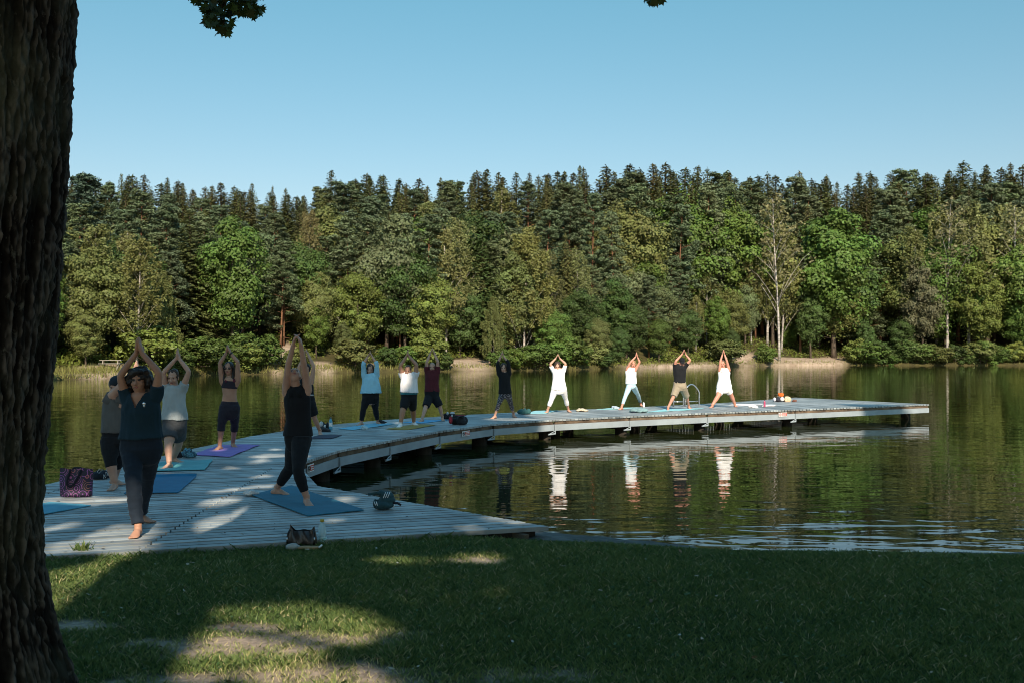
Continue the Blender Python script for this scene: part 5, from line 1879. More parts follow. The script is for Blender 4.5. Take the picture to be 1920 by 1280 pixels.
# woman in white romper
P14 = Person(A4, 31.4, [(1614, 1684, 272, .55), (1602, 1694, 300, .6), (1606, 1690, 335, .64), (1600, 1696, 370, .66), (1592, 1704, 405, .68), (1592, 1708, 430, .66), (1604, 1698, 450, .6)],
             (1637, 228), [[(1612, 280), (1616, 212, -.05), (1634, 150), (1642, 112)], [(1688, 276), (1668, 196, -.05), (1652, 150), (1644, 112)]],
             [((1618, 425), (1598, 490), (1554, 570), (1540, 586), (-.7, -1)), ((1684, 425), (1706, 480), (1742, 560), (1745, 578), (.1, -1))], heavy=1.1, legw=1.28, yaw=-.3, skin=SKIN_RED,
             label='woman in a white sleeveless top and short white shorts, furthest along the dock').build()
P14.shirt(271, 415, WHITE, None, .014, 'tank_top', None, .012, .006)
P14.straps(WHITE, .55, .040)
P14.pants(400, .36, WHITE, .012, 'shorts')
P14.hair(H_LIGHT, 'bun')

# ------------------------------------------------------------------ things lying on the dock and the lawn
def obj(name, me, label, cat, base, mat=None, group=None):
    if mat is not None and not me.materials: me.materials.append(mat)
    o = link(bpy.data.objects.new(name, me))
    setorigin(o, Vector(base))
    return tag(o, label, cat, group)


def part(name, me, parent, mat=None, label=None):
    if mat is not None and not me.materials: me.materials.append(mat)
    o = link(bpy.data.objects.new(name, me), parent)
    w = parent.location.copy()
    q = parent.parent
    while q is not None:
        w += q.location; q = q.parent
    me.transform(Matrix.Translation(-w))
    if label: o['label'] = label
    return o


def yoga_mat(corners, col, label, name='yoga_mat', th=.007, wav=.004, curl=None, rough=.8, n=(14, 26), fringe=None):
    """corners: four deck points in order; a thin soft slab with slight waves and, if asked, one curled edge."""
    a, b, c, d = [Vector((q[0], q[1], 0)) if not isinstance(q, Vector) else q for q in corners]
    nu, nv = n
    seed = int(abs(a.x * 1000)) % 997
    top = []
    for j in range(nv + 1):
        for i in range(nu + 1):
            u, v = i / nu, j / nv
            # slightly rounded corners
            cu, cv = abs(u - .5) * 2, abs(v - .5) * 2
            p = (a.lerp(b, u)).lerp(d.lerp(c, u), v)
            k = max(0, cu - .86) * max(0, cv - .95) * 1.5
            ctr = (a + b + c + d) / 4
            p = p.lerp(ctr, min(k, .05))
            z = .006 + th + wav * (1 + math.sin(u * 9 + seed) * math.sin(v * 14 + seed * 1.7)) * .5
            if curl: z += curl * max(0, v - .93) ** 2 / .0049
            top.append(p + Vector((0, 0, z)))
    m_ = len(top)
    vs = top + [p - Vector((0, 0, th)) for p in top]
    fs = []
    idx = lambda i, j: j * (nu + 1) + i
    for j in range(nv):
        for i in range(nu):
            q = (idx(i, j), idx(i + 1, j), idx(i + 1, j + 1), idx(i, j + 1))
            fs.append(q); fs.append(tuple(k + m_ for k in reversed(q)))
    rim = [idx(i, 0) for i in range(nu)] + [idx(nu, j) for j in range(nv)] + [idx(i, nv) for i in range(nu, 0, -1)] + [idx(0, j) for j in range(nv, 0, -1)]
    for k in range(len(rim)):
        p, q = rim[k], rim[(k + 1) % len(rim)]
        fs.append((q, p, p + m_, q + m_))
    mb = MB(); mb.add(vs, fs)
    me = mb.mesh(name, None, False)
    bm = bmesh.new(); bm.from_mesh(me); bmesh.ops.recalc_face_normals(bm, faces=bm.faces); bm.to_mesh(me); bm.free()
    ctr = (a + b + c + d) / 4
    return obj(name, me, label, 'mat' if name == 'yoga_mat' else 'towel', ctr, fabric(col, rough, .10))


yoga_mat([(-4.64, 11.0), (-5.30, 9.34), (-5.88, 9.58), (-5.22, 11.24)], (0.07, 0.30, 0.40), 'turquoise mat partly hidden by the tree trunk')
yoga_mat([(-4.65, 11.92), (-4.03, 12.02), (-4.32, 13.66), (-4.94, 13.55)], (0.012, 0.150, 0.27), 'blue mat with rounded corners behind the curly haired woman', curl=.03)
yoga_mat([W(285, 884), W(384, 881.5), W(399, 862.5), W(302, 866)], (0.10, 0.36, 0.38), 'teal patterned towel under the woman in grey t-shirt', name='beach_towel', wav=.014)
yoga_mat([W(360, 853), W(430, 857), W(488, 834), W(412, 835)], (0.25, 0.16, 0.44), 'purple mat under the woman in sunglasses', wav=.012)
yoga_mat([W(470, 928), W(577, 968), W(684, 957), W(547, 911)], (0.012, 0.145, 0.215), 'big petrol blue mat under the woman in black', curl=None)
yoga_mat([W(633, 804), W(662, 806), W(741, 794.5), W(706, 793)], (0.16, 0.45, 0.58), 'pale turquoise mat under the person in the pale blue sweater')
yoga_mat([W(722, 804.5), W(765, 805.6), W(817, 796.6), W(778, 795)], (0.33, 0.22, 0.05), 'mustard yellow mat with a blue underside')
yoga_mat([W(753, 792), W(790, 793.5), W(843, 787), W(799, 787.5)], (0.10, 0.38, 0.62), 'light blue mat under the man in maroon')
yoga_mat([W(572, 823), W(622, 822), W(642, 815.5), W(602, 815)], (0.018, 0.03, 0.06), 'dark navy mat behind the woman in black')
yoga_mat([W(982, 776), W(1024, 775), W(1046, 769.5), W(1004, 770)], (0.25, 0.52, 0.56), 'pale mint mat at the feet of the woman all in white', rough=.9)
yoga_mat([W(1213, 772.6), W(1290, 768.6), W(1320, 765.4), (W(1246, 767.2))], (0.25, 0.55, 0.60), 'bright turquoise mat under the man in khaki shorts', rough=.9)
yoga_mat([W(1118, 767.6), W(1166, 766.8), W(1204, 764), W(1152, 764.2)], (0.28, 0.54, 0.56), 'pale turquoise mat under the woman in light blue leggings', rough=.9)
yoga_mat([W(1366, 759.2), W(1408, 760.6), W(1432, 758), W(1384, 756.8)], (0.72, 0.70, 0.72), 'white mat under the woman in the white shorts', rough=.9)
yoga_mat([W(1428, 761.6), W(1452, 761), W(1456, 758.6), W(1432, 758.8)], (0.72, 0.68, 0.66), 'small white towel laid flat beside the pink bottle', name='beach_towel', n=(8, 10))


def heap(name, px, py, w, h, col, label, cat, seed, fold=.012, elong=1.0, extra=None, depth=None, hstyle=0):
    """Soft bundle or bag: w, h in photo pixels, standing on the deck at (px, py = its bottom)."""
    r = np.random.default_rng(seed)
    c = W(px, py)
    k = c.y / F
    hw, hh = w * k / 2, h * k
    dp = depth if depth else hw * .75
    c = c + Vector((0, dp, 0))
    mb = MB()
    for i in range(13):
        a = r.uniform(0, 6.28)
        q = r.uniform(.1, .72)
        hz = hh * r.uniform(.55, 1.0) * (1 - .35 * q)
        mb.ball(c + Vector((math.cos(a) * q * hw, math.sin(a) * q * dp, hz * .48)), (hw * r.uniform(.24, .46), dp * r.uniform(.28, .46), hz * .52))
    me = remeshed(mb, max(.008, hw / 22), 2, .5)
    displace(me, fold, 1.6 / max(hw, .05) * 3, seed)
    co = cos_of(me)
    co[:, 2] = np.maximum(co[:, 2], .006)
    me.vertices.foreach_set('co', co.astype(np.float32).ravel()); me.update()
    mat = col if isinstance(col, bpy.types.Material) else fabric(col, .8, .2)
    o = obj(name, me, label, cat, (c.x, c.y, 0), mat)
    for i, (nm, ox, oz, rx, rz, cc) in enumerate(extra or []):
        e = MB()
        # flat patch sitting on the viewer side of the bundle
        e.ball(c + Vector((ox * hw, -dp * .62, oz * hh)), (rx * hw, dp * .35, rz * hh), None, 12, 8)
        part(nm, e.mesh(nm, cc if isinstance(cc, bpy.types.Material) else fabric(cc, .8, .15), True), o)
    return o


heap('white_towel', 465, 929.5, 34, 15, (0.62, 0.62, 0.60), 'crumpled white towel at the corner of the petrol blue mat', 'towel', 3, .012)
mT, N, L_, B = nmat('patterned_cloth')
n_ = noisen(N, L_, 26, 3, .5)
L_.new(ramp(N, L_, n_, [(.42, (.02, .06, .09)), (.52, (.10, .28, .34)), (.62, (.03, .07, .12))]), B.inputs['Base Color'])
B.inputs['Roughness'].default_value = .85
heap('clothes_bundle', 349, 858.5, 32, 22, mT, 'blue patterned clothes bundle between the bare legs and the purple mat', 'clothes', 5, .016)
heap('black_bag', 331, 858.5, 16, 16, (0.015, 0.014, 0.02), 'small black bag left of the blue patterned bundle', 'bag', 6, .01)
heap('black_pouch', 188, 899.5, 44, 20, (0.014, 0.02, 0.028), 'flat black pouch with pale cord behind the patterned tote', 'bag', 7, .012)
heap('black_bag', 606, 806, 24, 19, (0.02, 0.025, 0.03), 'black and white bag beside the standing blue bottle', 'bag', 8, .012, extra=[('towel', -.35, .6, .32, .28, (.45, .47, .48)), ('towel', .2, .4, .2, .16, (.5, .52, .52))])
heap('white_bundle', 681, 806, 18, 11, (0.36, 0.52, 0.58), 'rolled pale towel on the turquoise mat', 'towel', 9, .014)
heap('black_backpack', 861, 797, 46, 22, (0.016, 0.018, 0.022), 'black backpack with red trim near the dock edge', 'backpack', 10, .012,
     extra=[('side_pocket', -.72, .45, .16, .34, (.32, .03, .045)), ('trim', .10, .86, .5, .05, (.20, .03, .04)), ('tag', -.60, .80, .07, .12, (.5, .5, .5))])
heap('sports_bag', 842, 786, 42, 15, (0.012, 0.013, 0.017), 'low black bag with white patches behind the backpack', 'bag', 11, .01, extra=[('patch', -.15, .75, .10, .22, (.55, .57, .58)), ('patch', .28, .8, .22, .14, (.5, .52, .55))])
heap('green_bag', 984, 776.5, 28, 13, (0.03, 0.10, 0.10), 'dark green cloth bag left of the woman all in white', 'bag', 12, .012)
heap('beige_cloth', 1092, 771.5, 30, 7, (0.52, 0.44, 0.33), 'crumpled beige scarf beside the woman all in white', 'clothes', 13, .014)
heap('clothes_bundle', 1200, 773.6, 38, 11, (0.17, 0.27, 0.28), 'grey green jacket heap on the turquoise mat', 'clothes', 14, .016, extra=[('strap', -.6, .15, .3, .12, (.02, .03, .05)), ('strap', .25, .18, .22, .18, (.02, .03, .04))])
heap('white_bundle', 1416, 764.6, 24, 8, (0.74, 0.73, 0.72), 'folded white towel heap left of the pink bottle', 'towel', 15, .010)
b_ = heap('luggage_pile_bag', 1463, 753, 26, 11, (0.03, 0.03, 0.04), 'dark bag with white packages at the far end of the dock', 'bag', 16, .012, extra=[('package', -.75, .42, .22, .36, (.6, .6, .66)), ('package', .35, .48, .30, .36, (.7, .68, .68))])
heap('orange_jacket', 1466, 748.0, 16, 10, (0.55, 0.12, 0.02), 'bright orange jacket lying on the dark bag', 'jacket', 17, .012)
bpy.data.objects['orange_jacket'].location.z += .10
heap('straw_hat_bag', 1478, 753, 16, 14, (0.62, 0.46, 0.30), 'beige straw bag next to the orange jacket', 'bag', 18, .012)
heap('brown_shoes', 1491, 753, 11, 5.5, (0.16, 0.07, 0.05), 'pair of brown sandals right of the beige straw bag', 'shoes', 19, .008)


def bottle(px, py, hpx, col, label, capcol, clear=False, name='drinking_bottle'):
    c = W(px, py)
    H = hpx * c.y / F
    R = max(.032, H * .14)
    root = empty(name, c + Vector((0, 0, .004)))
    tag(root, label, 'bottle')
    e = MB()
    e.lathe((0, 0, 0), [(R * .9, 0), (R, .01), (R, H * .42), (R * .96, H * .45), (R, H * .48), (R, H * .66), (R * .72, H * .80), (R * .42, H * .88), (R * .40, H * .91)], 20)
    if clear:
        m, N, L, B = nmat('clear_plastic')
        B.inputs['Base Color'].default_value = (.85, .93, .95, 1)
        B.inputs['Transmission Weight'].default_value = .85
        B.inputs['Roughness'].default_value = .08
        B.inputs['IOR'].default_value = 1.2
    else:
        m = simple('bottle_paint', col, .35, .05)
    b = link(bpy.data.objects.new('body', e.mesh('body', m, True)), root)
    e = MB(); e.lathe((0, 0, 0), [(R * .46, H * .895), (R * .50, H * .90), (R * .50, H * .985), (R * .44, H)], 16)
    link(bpy.data.objects.new('lid', e.mesh('lid', simple('cap_plastic', capcol, .4, .05), True)), root)
    return root, R, H


r_, R_, H_ = bottle(620, 806, 24, (0.10, 0.34, 0.46), 'blue drinking bottle standing beside the black and white bag', (.08, .12, .15))
e = MB(); e.lathe((0, 0, 0), [(R_ * 1.02, H_ * .30), (R_ * 1.03, H_ * .31), (R_ * 1.03, H_ * .58), (R_ * 1.02, H_ * .59)], 20)
link(bpy.data.objects.new('wrapper', e.mesh('wrapper', M_WHITE, True)), r_)
bottle(1433.5, 762.4, 13.5, (0.42, 0.06, 0.14), 'pink drinking bottle near the far end of the dock', (.05, .04, .06))
bottle(1207, 763, 10, (0.7, 0.72, 0.72), 'slim white bottle at the heel of the woman in light blue leggings', (.6, .6, .62))

# the water bottle in the grass at the edge of the platform
gz = -.05
c = W(604, 1020, gz)
root = empty('water_bottle', c); tag(root, 'clear plastic water bottle with a yellow cap beside the leather handbag', 'bottle')
R, H = .040, .225
m, N, L, B = nmat('pet_plastic')
B.inputs['Base Color'].default_value = (.72, .90, .93, 1); B.inputs['Transmission Weight'].default_value = .6
B.inputs['Roughness'].default_value = .07; B.inputs['IOR'].default_value = 1.25
e = MB(); e.lathe((0, 0, 0), [(R * .8, 0), (R, .012), (R, .075), (R * .93, .085), (R, .095), (R * .98, .125), (R * .86, .155), (R * .55, .190), (R * .36, .203), (R * .36, .212)], 24)
link(bpy.data.objects.new('body', e.mesh('body', m, True)), root)
m, N, L, B = nmat('bottle_label'); nn = noisen(N, L, 60, 2); L.new(ramp(N, L, nn, [(.45, (.20, .50, .54)), (.6, (.55, .72, .74))]), B.inputs['Base Color'])
e = MB(); e.lathe((0, 0, 0), [(R * 1.02, .028), (R * 1.035, .029), (R * 1.035, .072), (R * 1.02, .073)], 24)
link(bpy.data.objects.new('wrapper', e.mesh('wrapper', m, True)), root)
e = MB(); e.lathe((0, 0, 0), [(R * .44, .208), (R * .45, .209), (R * .45, .228), (R * .40, .231)], 18)
link(bpy.data.objects.new('lid', e.mesh('lid', simple('yellow_cap', (.42, .30, .03), .4), True)), root)

# leather handbag with pointed corners
M_LEATHER = simple('dark_leather', (0.024, 0.017, 0.014), 0.34, .15, 9, .35, spec=.6)
c = W(567, 1024, gz)
k = c.y / F
root = empty('handbag', c); tag(root, 'dark brown leather handbag standing in the grass against the dock edge', 'bag')
e = MB()
prof = [(-24, 0, .055), (-25, 8, .062), (-21, 16, .055), (-19, 24, .042), (-17, 34, .012)]
hw = [27 * k, 28.5 * k, 26 * k, 24 * k, 23 * k]
hz = [.0, 8 * k, 18 * k, 26 * k, 31 * k]
hd = [.060, .066, .058, .044, .026]
nx = 22
vs = []
for s_ in (-1, 1):
    for j in range(5):
        for i in range(nx + 1):
            u = i / nx * 2 - 1
            peak = (max(0, abs(u) - .55) / .45) ** 1.6 * 9 * k * (j / 4) * (1.15 if u < 0 else .85)
            bulge = hd[j] * (1 - abs(u) ** 3) + .006
            vs.append((u * hw[j] - (.012 if u < -.7 and j < 3 else 0), s_ * bulge + (.010 * math.sin(u * 7 + j) if s_ < 0 else 0), hz[j] + peak + .004 * math.sin(u * 6 + 1)))
fs = []
o_ = 5 * (nx + 1)
for j in range(4):
    for i in range(nx):
        a = j * (nx + 1) + i
        fs.append((a, a + 1, a + nx + 2, a + nx + 1))
        fs.append((a + o_, a + nx + 1 + o_, a + nx + 2 + o_, a + 1 + o_))
    for i in (0, nx):
        a = j * (nx + 1) + i; b = a + nx + 1
        fs.append((a, b, b + o_, a + o_) if i == 0 else (b, a, a + o_, b + o_))
for i in range(nx): fs.append((i + 1, i, i + o_, i + 1 + o_))
e.add(vs, fs)
me = e.mesh('body', M_LEATHER, True)
bm = bmesh.new(); bm.from_mesh(me); bmesh.ops.recalc_face_normals(bm, faces=bm.faces); bm.to_mesh(me); bm.free()
o = link(bpy.data.objects.new('body', me), root); sm = o.modifiers.new('s', 'SUBSURF'); sm.levels = 1; sm.render_levels = 1
for sx in (-1, 1):
    e = MB()
    x = sx * 22 * k
    e.tube([(x, -.03, 33 * k), (x + sx * .012, -.05, 26 * k), (x + sx * .016, -.065, 15 * k), (x + sx * .012, -.072, 6 * k)], [(.010, .004)] * 4, 8, ref=(1, 0, 0))
    link(bpy.data.objects.new('strap', e.mesh('strap', simple('strap_leather', (.014, .012, .011), .35), True)), root)
    e = MB(); e.tube([(x + sx * .016, -.068, 20 * k), (x + sx * .016, -.072, 14 * k)], .006, 8)
    link(bpy.data.objects.new('buckle', e.mesh('buckle', M_STEEL, True)), root)
e = MB(); e.tube([(-.03, -.05, 22 * k), (.02, -.058, 24.5 * k), (.06, -.050, 23 * k)], [(.02, .004)] * 3, 8, ref=(1, 0, 0))
# tan sandal sole and a pale pouch in front of it
c2 = W(578, 1031, gz)
e = MB(); e.tube([c2 + Vector((-.10, .0, .022)), c2 + Vector((-.04, -.004, .026)), c2 + Vector((.05, -.008, .026)), c2 + Vector((.115, -.002, .030))], [(.02, .012), (.038, .017), (.034, .016), (.022, .010)], 12, ref=(0, 1, 0))
sd = obj('sandal', e.mesh('sandal', simple('tan_leather', (.36, .22, .10), .5, .15, 12), True), 'tan sandal lying in the grass in front of the leather handbag', 'shoe', c2)
e = MB(); e.tube([c2 + Vector((.10, -.030, .030)), c2 + Vector((.118, 0, .046)), c2 + Vector((.10, .030, .030))], .009, 8)
part('strap', e.mesh('strap', M_WHITE, True), sd)
c3 = W(549, 1031, gz)
mb = MB(); mb.ball(c3 + Vector((0, 0, .03)), (.060, .04, .034)); mb.ball(c3 + Vector((.03, .01, .025)), (.04, .04, .026))
me = remeshed(mb, .006, 2); displace(me, .006, 60, 4)
obj('pale_pouch', me, 'small pale grey pouch left of the tan sandal', 'pouch', c3, fabric((.34, .36, .34)))

# patterned tote bag
c = W(139, 931)
k = c.y / F
hw_, H_ = 29.5 * k, 51 * k
m, N, L, B = nmat('tote_pattern')
tc = N.new('ShaderNodeTexCoord')
v = N.new('ShaderNodeTexVoronoi'); v.inputs['Scale'].default_value = 11; v.inputs['Randomness'].default_value = .75
L.new(tc.outputs['Object'], v.inputs['Vector'])
w = N.new('ShaderNodeMath'); w.operation = 'MULTIPLY'; w.inputs[1].default_value = 26; L.new(v.outputs['Distance'], w.inputs[0])
sn = N.new('ShaderNodeMath'); sn.operation = 'SINE'; L.new(w.outputs[0], sn.inputs[0])
hs = N.new('ShaderNodeHueSaturation'); hs.inputs['Color'].default_value = (.40, .11, .15, 1)
sep = N.new('ShaderNodeSeparateColor'); L.new(v.outputs['Color'], sep.inputs[0])
mr = N.new('ShaderNodeMapRange'); mr.inputs[3].default_value = .30; mr.inputs[4].default_value = .56; L.new(sep.outputs[0], mr.inputs[0]); L.new(mr.outputs[0], hs.inputs['Hue'])
f1 = ramp(N, L, sn.outputs[0], [(.70, 0.0), (.92, 1.0)])
L.new(mixcol(N, L, f1, (.016, .010, .03), hs.outputs[0]), B.inputs['Base Color'])
B.inputs['Roughness'].default_value = .6
root = empty('tote_bag', c + Vector((0, .06, 0)), .06); tag(root, 'tote bag patterned with pink, red and blue circles on the dock', 'bag')
e = MB()
nx, nz = 18, 10
vs, fs = [], []
for s_ in (-1, 1):
    for j in range(nz + 1):
        for i in range(nx + 1):
            u, q = i / nx * 2 - 1, j / nz
            d_ = (.065 * (1 - q) + .016) * (1 - abs(u) ** 4 * .75)
            vs.append((u * hw_ * (1 + .04 * (q - .3)), s_ * d_ + .008 * math.sin(u * 4 + q * 5), .008 + q * H_ + .006 * math.sin(u * 5) * q))
o_ = (nz + 1) * (nx + 1)
for j in range(nz):
    for i in range(nx):
        a = j * (nx + 1) + i
        fs += [(a, a + 1, a + nx + 2, a + nx + 1), (a + o_, a + nx + 1 + o_, a + nx + 2 + o_, a + 1 + o_)]
    for i in (0, nx):
        a = j * (nx + 1) + i; b = a + nx + 1
        fs.append((a, b, b + o_, a + o_))
for i in range(nx): fs.append((i + 1, i, i + o_, i + 1 + o_))
e.add(vs, fs)
me = e.mesh('body', m, True)
bm = bmesh.new(); bm.from_mesh(me); bmesh.ops.recalc_face_normals(bm, faces=bm.faces); bm.to_mesh(me); bm.free()
link(bpy.data.objects.new('body', me), root)
e = MB(); e.tube([(-.30 * hw_, -.03, H_ - .004), (-.42 * hw_, -.055, H_ * .72), (-.46 * hw_, -.070, H_ * .46), (-.25 * hw_, -.076, H_ * .36), (0, -.070, H_ * .48), (.22 * hw_, -.055, H_ * .74), (.38 * hw_, -.03, H_ - .004)], [(.014, .005)] * 7, 8)
link(bpy.data.objects.new('handle', e.mesh('handle', fabric((.012, .012, .018)), True)), root)
e = MB(); e.tube([(-.30 * hw_, .022, H_ - .004), (-.2 * hw_, .03, H_ * 1.03), (.2 * hw_, .03, H_ * 1.03), (.38 * hw_, .022, H_ - .004)], [(.014, .005)] * 4, 8)
link(bpy.data.objects.new('handle', e.mesh('handle', fabric((.012, .012, .018)), True)), root)

# teal backpack with three white stripes, half collapsed
M_TEAL = fabric((0.020, 0.060, 0.068), .7, .25)
c = W(719, 957) + Vector((0, .13, 0))
k = c.y / F
mb = MB()
mb.ball(c + Vector((-2 * k, 0, 9 * k)), (20 * k, .13, 9.5 * k))
mb.ball(c + Vector((3 * k, .02, 17 * k)), (17 * k, .11, 9 * k))
mb.ball(c + Vector((2 * k, .03, 26 * k)), (17 * k, .09, 8.0 * k), Matrix.Rotation(.28, 3, 'Y'))
mb.ball(c + Vector((-17 * k, -.02, 11 * k)), (6 * k, .07, 9 * k))
me = remeshed(mb, .007, 3)
displace(me, .013, 26, 44)
co = cos_of(me); co[:, 2] = np.maximum(co[:, 2], .006); me.vertices.foreach_set('co', co.astype(np.float32).ravel()); me.update()
bp = obj('backpack', me, 'slumped dark teal backpack with three white stripes beside the petrol blue mat', 'backpack', (c.x, c.y, 0), M_TEAL)
from mathutils.bvhtree import BVHTree
bvh = BVHTree.FromObject(bp, bpy.context.evaluated_depsgraph_get())


def on_bag(x, z):
    h_ = bvh.ray_cast(Vector((x, -.6, z)), Vector((0, 1, 0)))
    return (h_[0] if h_[0] is not None else Vector((x, -.05, z))) + bp.location


for i in range(3):
    e = MB()
    x = (-1.5 + i * 3.7) * k
    e.tube([on_bag(x + q * 3.2 * k, (22.5 + q * 9.5) * k) + Vector((0, -.002, 0)) for q in (0, .33, .66, 1)], [(.0042, .003)] * 4, 6, ref=(1, 0, 0))
    part('stripe', e.mesh('stripe', M_WHITE, True), bp)
for i in range(2):
    e = MB()
    e.tube([on_bag((-19 + i * 3.8 + q * 3.5) * k, (16 - q * 6.5) * k) + Vector((0, -.002, 0)) for q in (0, .5, 1)], [(.0045, .003)] * 3, 6, ref=(1, 0, 0))
    part('stripe', e.mesh('stripe', M_WHITE, True), bp)
e = MB(); e.tube([on_bag(-8 * k, 29 * k), bp.location + Vector((-15 * k, -.04, 31 * k)), bp.location + Vector((-26 * k, -.05, 29 * k)), bp.location + Vector((-30 * k, -.06, 29 * k))], [(.014, .006)] * 4, 8, ref=(0, 0, 1))
part('strap', e.mesh('strap', M_TEAL, True), bp)
e = MB(); e.tube([bp.location + Vector((16 * k, -.03, 12 * k)), bp.location + Vector((24 * k, -.05, 13 * k)), bp.location + Vector((31 * k, -.06, 9 * k))], [(.010, .012)] * 3, 8)
part('strap', e.mesh('strap', fabric((.02, .018, .024)), True), bp)
e = MB(); e.tube([on_bag(17.5 * k, 13 * k) + Vector((0, -.006, 0)), on_bag(18.5 * k, 8 * k) + Vector((0, -.01, 0)), on_bag(17 * k, 4 * k) + Vector((0, -.006, 0))], .0055, 8)
part('zip_pull', e.mesh('zip_pull', M_WHITE, True), bp)

# cords of the flat black pouch
pch = bpy.data.objects['black_pouch']
e = MB()
for (x0, y0, x1, y1) in ((182, 884, 193, 879), (194, 889, 198, 895), (198, 884, 203, 890)):
    p0, p1 = AT(x0, y0, 13.15), AT(x1, y1, 13.15)
    e.tube([p0, p0.lerp(p1, .5) + Vector((0, -.02, .025)), p1, p1.lerp(p0, .5) + Vector((0, -.03, -.03))], .0045, 6, closed=True)
part('cord', e.mesh('cord', fabric((.5, .52, .52)), True), pch)


def shoes(px, py, wpx, col, label, sole, ang=.2):
    c = W(px, py)
    k = c.y / F
    L = wpx * k
    root = empty('shoe_pair', c, ang); tag(root, label, 'shoes')
    for s_ in (-1, 1):
        mb = MB()
        y = s_ * .055
        mb.tube([(-L * .5, y, .05), (-L * .35, y, .055), (-L * .1, y, .05), (L * .2, y, .036), (L * .45, y, .026)], [(.025, .03), (.036, .042), (.038, .04), (.042, .028), (.030, .018)], 12, ref=(0, 1, 0))
        u = mb.build('shoe', fabric(col), root, True)
        e = MB(); e.tube([(-L * .5, y, .012), (-L * .3, y, .012), (L * .2, y, .012), (L * .5, y, .014)], [(.028, .010), (.038, .011), (.044, .011), (.028, .009)], 12, ref=(0, 1, 0))
        e.build('sole', sole, u, True)
    return root


shoes(716, 794, 17, (.02, .02, .024), 'black trainers with white soles behind the person in pale blue', M_WHITE, -.2)
shoes(1155, 766, 14, (.36, .42, .50), 'white and blue shoes left of the light blue leggings', M_WHITE, .5)
shoes(611, 808.5, 18, (.03, .035, .04), 'dark sandals in front of the standing blue bottle', M_DARK, .15)

# ladder with two handrail hoops on the lake side
lad = empty('bathing_ladder', (5.15, 32.15, 0)); tag(lad, 'stainless steel bathing ladder with two curved handrails on the lake side of the dock', 'ladder')
pts4 = [W(1263, 761.2), W(1281.5, 761.0), W(1284.5, 761.0), W(1311, 760.0)]
for i, (a, b) in enumerate(((pts4[0], pts4[1]), (pts4[2], pts4[3]))):
    e = MB()
    Hh = .70
    ar = [a, a + Vector((0, 0, Hh * .55))]
    for t in np.linspace(.08, .92, 9):
        ar.append(a.lerp(b, t) + Vector((0, 0, Hh * (.62 + .38 * math.sin(math.pi * (t * .85 + .12))))))
    ar += [b + Vector((0, 0, Hh * .62)), b]
    e.tube(ar, .021, 10)
    part('handrail', e.mesh('handrail', M_STEEL, True), lad)
    e = MB(); e.tube([a + Vector((0, 0, .15)), b + Vector((0, 0, .15))], .016, 8)
    part('crossbar', e.mesh('crossbar', M_STEEL, True), lad)
for q in (pts4[0], pts4[2]):
    e = MB(); p = q + Vector((0, .28, 0)); e.tube([q + Vector((0, .05, .02)), p + Vector((0, 0, -.02)), p + Vector((0, 0, -1.4))], .02, 8)
    part('side_rail', e.mesh('side_rail', M_STEEL, True), lad)
for z in (-.30, -.58):
    e = MB(); e.tube([pts4[0] + Vector((0, .28, z)), pts4[2] + Vector((0, .28, z))], .018, 8)
    part('rung', e.mesh('rung', M_STEEL, True), lad)


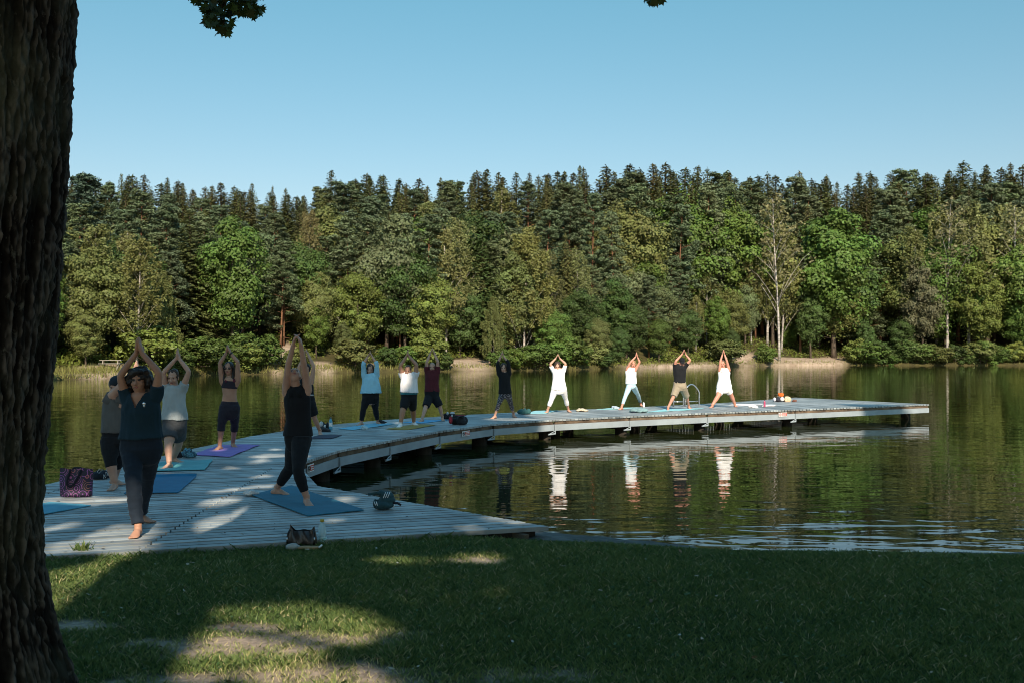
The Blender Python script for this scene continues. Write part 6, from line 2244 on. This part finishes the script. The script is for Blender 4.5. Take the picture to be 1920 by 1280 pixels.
# warning signs on the edge beams
def sign(px, label, wdt=.34, hgt=.115, zc=-.135):
    best = None
    for k in range(9):
        a, b = IN[k], IN[k + 1]
        for t in np.linspace(0, 1, 200):
            q = a.lerp(b, t)
            e_ = abs(960 + q.x / q.y * F - px)
            if best is None or e_ < best[0]: best = (e_, q, (b - a).normalized(), (a + b - OUT[k] - OUT[k + 1]).normalized())
    _, q, d, out = best
    nrm = Vector((d.y, -d.x, 0))
    if nrm.dot(out) < 0: nrm = -nrm
    d = Vector((-nrm.y, nrm.x, 0))          # left to right for someone looking at the face
    if d.cross(Vector((0, 0, 1))).dot(nrm) < 0: d = -d
    root = empty('warning_sign', q + nrm * .010 + Vector((0, 0, zc))); tag(root, label, 'sign')
    R = Matrix((d, Vector((0, 0, 1)), nrm)).transposed()
    T = lambda x, y, z: R @ Vector((x, y, z))
    def slab(x0, x1, y0, y1, z0, z1, name, mat):
        e = MB(); e.box(T((x0 + x1) / 2, (y0 + y1) / 2, (z0 + z1) / 2), (x1 - x0, y1 - y0, z1 - z0), R); return link(bpy.data.objects.new(name, e.mesh(name, mat)), root)
    slab(-wdt / 2, wdt / 2, -hgt / 2, hgt / 2, 0, .005, 'plate', M_WHITE)
    cx = -wdt / 2 + hgt * .5
    e = MB()
    e.tube([T(cx + math.cos(a) * hgt * .36, math.sin(a) * hgt * .36, .008) for a in np.linspace(0, 2 * math.pi, 20, endpoint=False)], .0055, 6, closed=True)
    e.tube([T(cx - hgt * .26, hgt * .26, .008), T(cx + hgt * .26, -hgt * .26, .008)], .0055, 6)
    link(bpy.data.objects.new('prohibition_ring', e.mesh('prohibition_ring', M_RED if px > 1200 else M_DARK, True)), root)
    e = MB(); e.ball(T(cx + hgt * .05, hgt * .12, .007), (.009, .009, .009), None, 8, 6); e.tube([T(cx + hgt * .03, hgt * .06, .007), T(cx - hgt * .12, -hgt * .12, .007)], [.008, .004], 6)
    link(bpy.data.objects.new('figure', e.mesh('figure', M_DARK, True)), root)
    x0, x1 = -wdt / 2 + hgt * 1.05, wdt / 2 - .012
    p = slab(x0, x1, -hgt * .36, hgt * .36, .005, .009, 'red_panel', M_RED)
    e = MB()
    rr = random.Random(px)
    for row in (.14, -.14):
        x = x0 + .018
        while x < x1 - .03:
            w = rr.uniform(.008, .016)
            e.box(T(x + w / 2, row * hgt, .0105), (w, hgt * .15, .002), R)
            x += w + .004
    e.build('lettering', M_WHITE, p)
    p.location = (0, 0, 0)


sign(581, 'small no diving sign on the beam at the inner corner of the dock', .30, .12)
sign(873, 'no diving sign with a red panel below the black backpack')
sign(1467, 'sunlit no diving sign with a red panel below the pink bottle')

# picnic table on the far shore
c = SH(208, 2.2)
root = empty('picnic_table', c, .2); tag(root, 'wooden picnic table on the far shore under the low olive tree', 'table')
M_TABLE = simple('pale_wood', (.30, .27, .22), .8, .2)
for nm, y, z, w, l in (('table_top', 0, .75, .75, 1.9), ('seat', -.75, .45, .28, 1.9), ('seat', .75, .45, .28, 1.9)):
    e = MB(); e.box((0, y, z), (l, w, .05)); e.build(nm, M_TABLE, root)
for sx in (-.65, .65):
    for sy in (-1, 1):
        e = MB(); e.tube([(sx, sy * .28, .725), (sx, sy * .72, -.1)], [.05, .05], 4); e.build('leg', M_TABLE, root)
    e = MB(); e.box((sx + .06, 0, .39), (.05, 1.7, .09)); e.build('crossbar', M_TABLE, root)
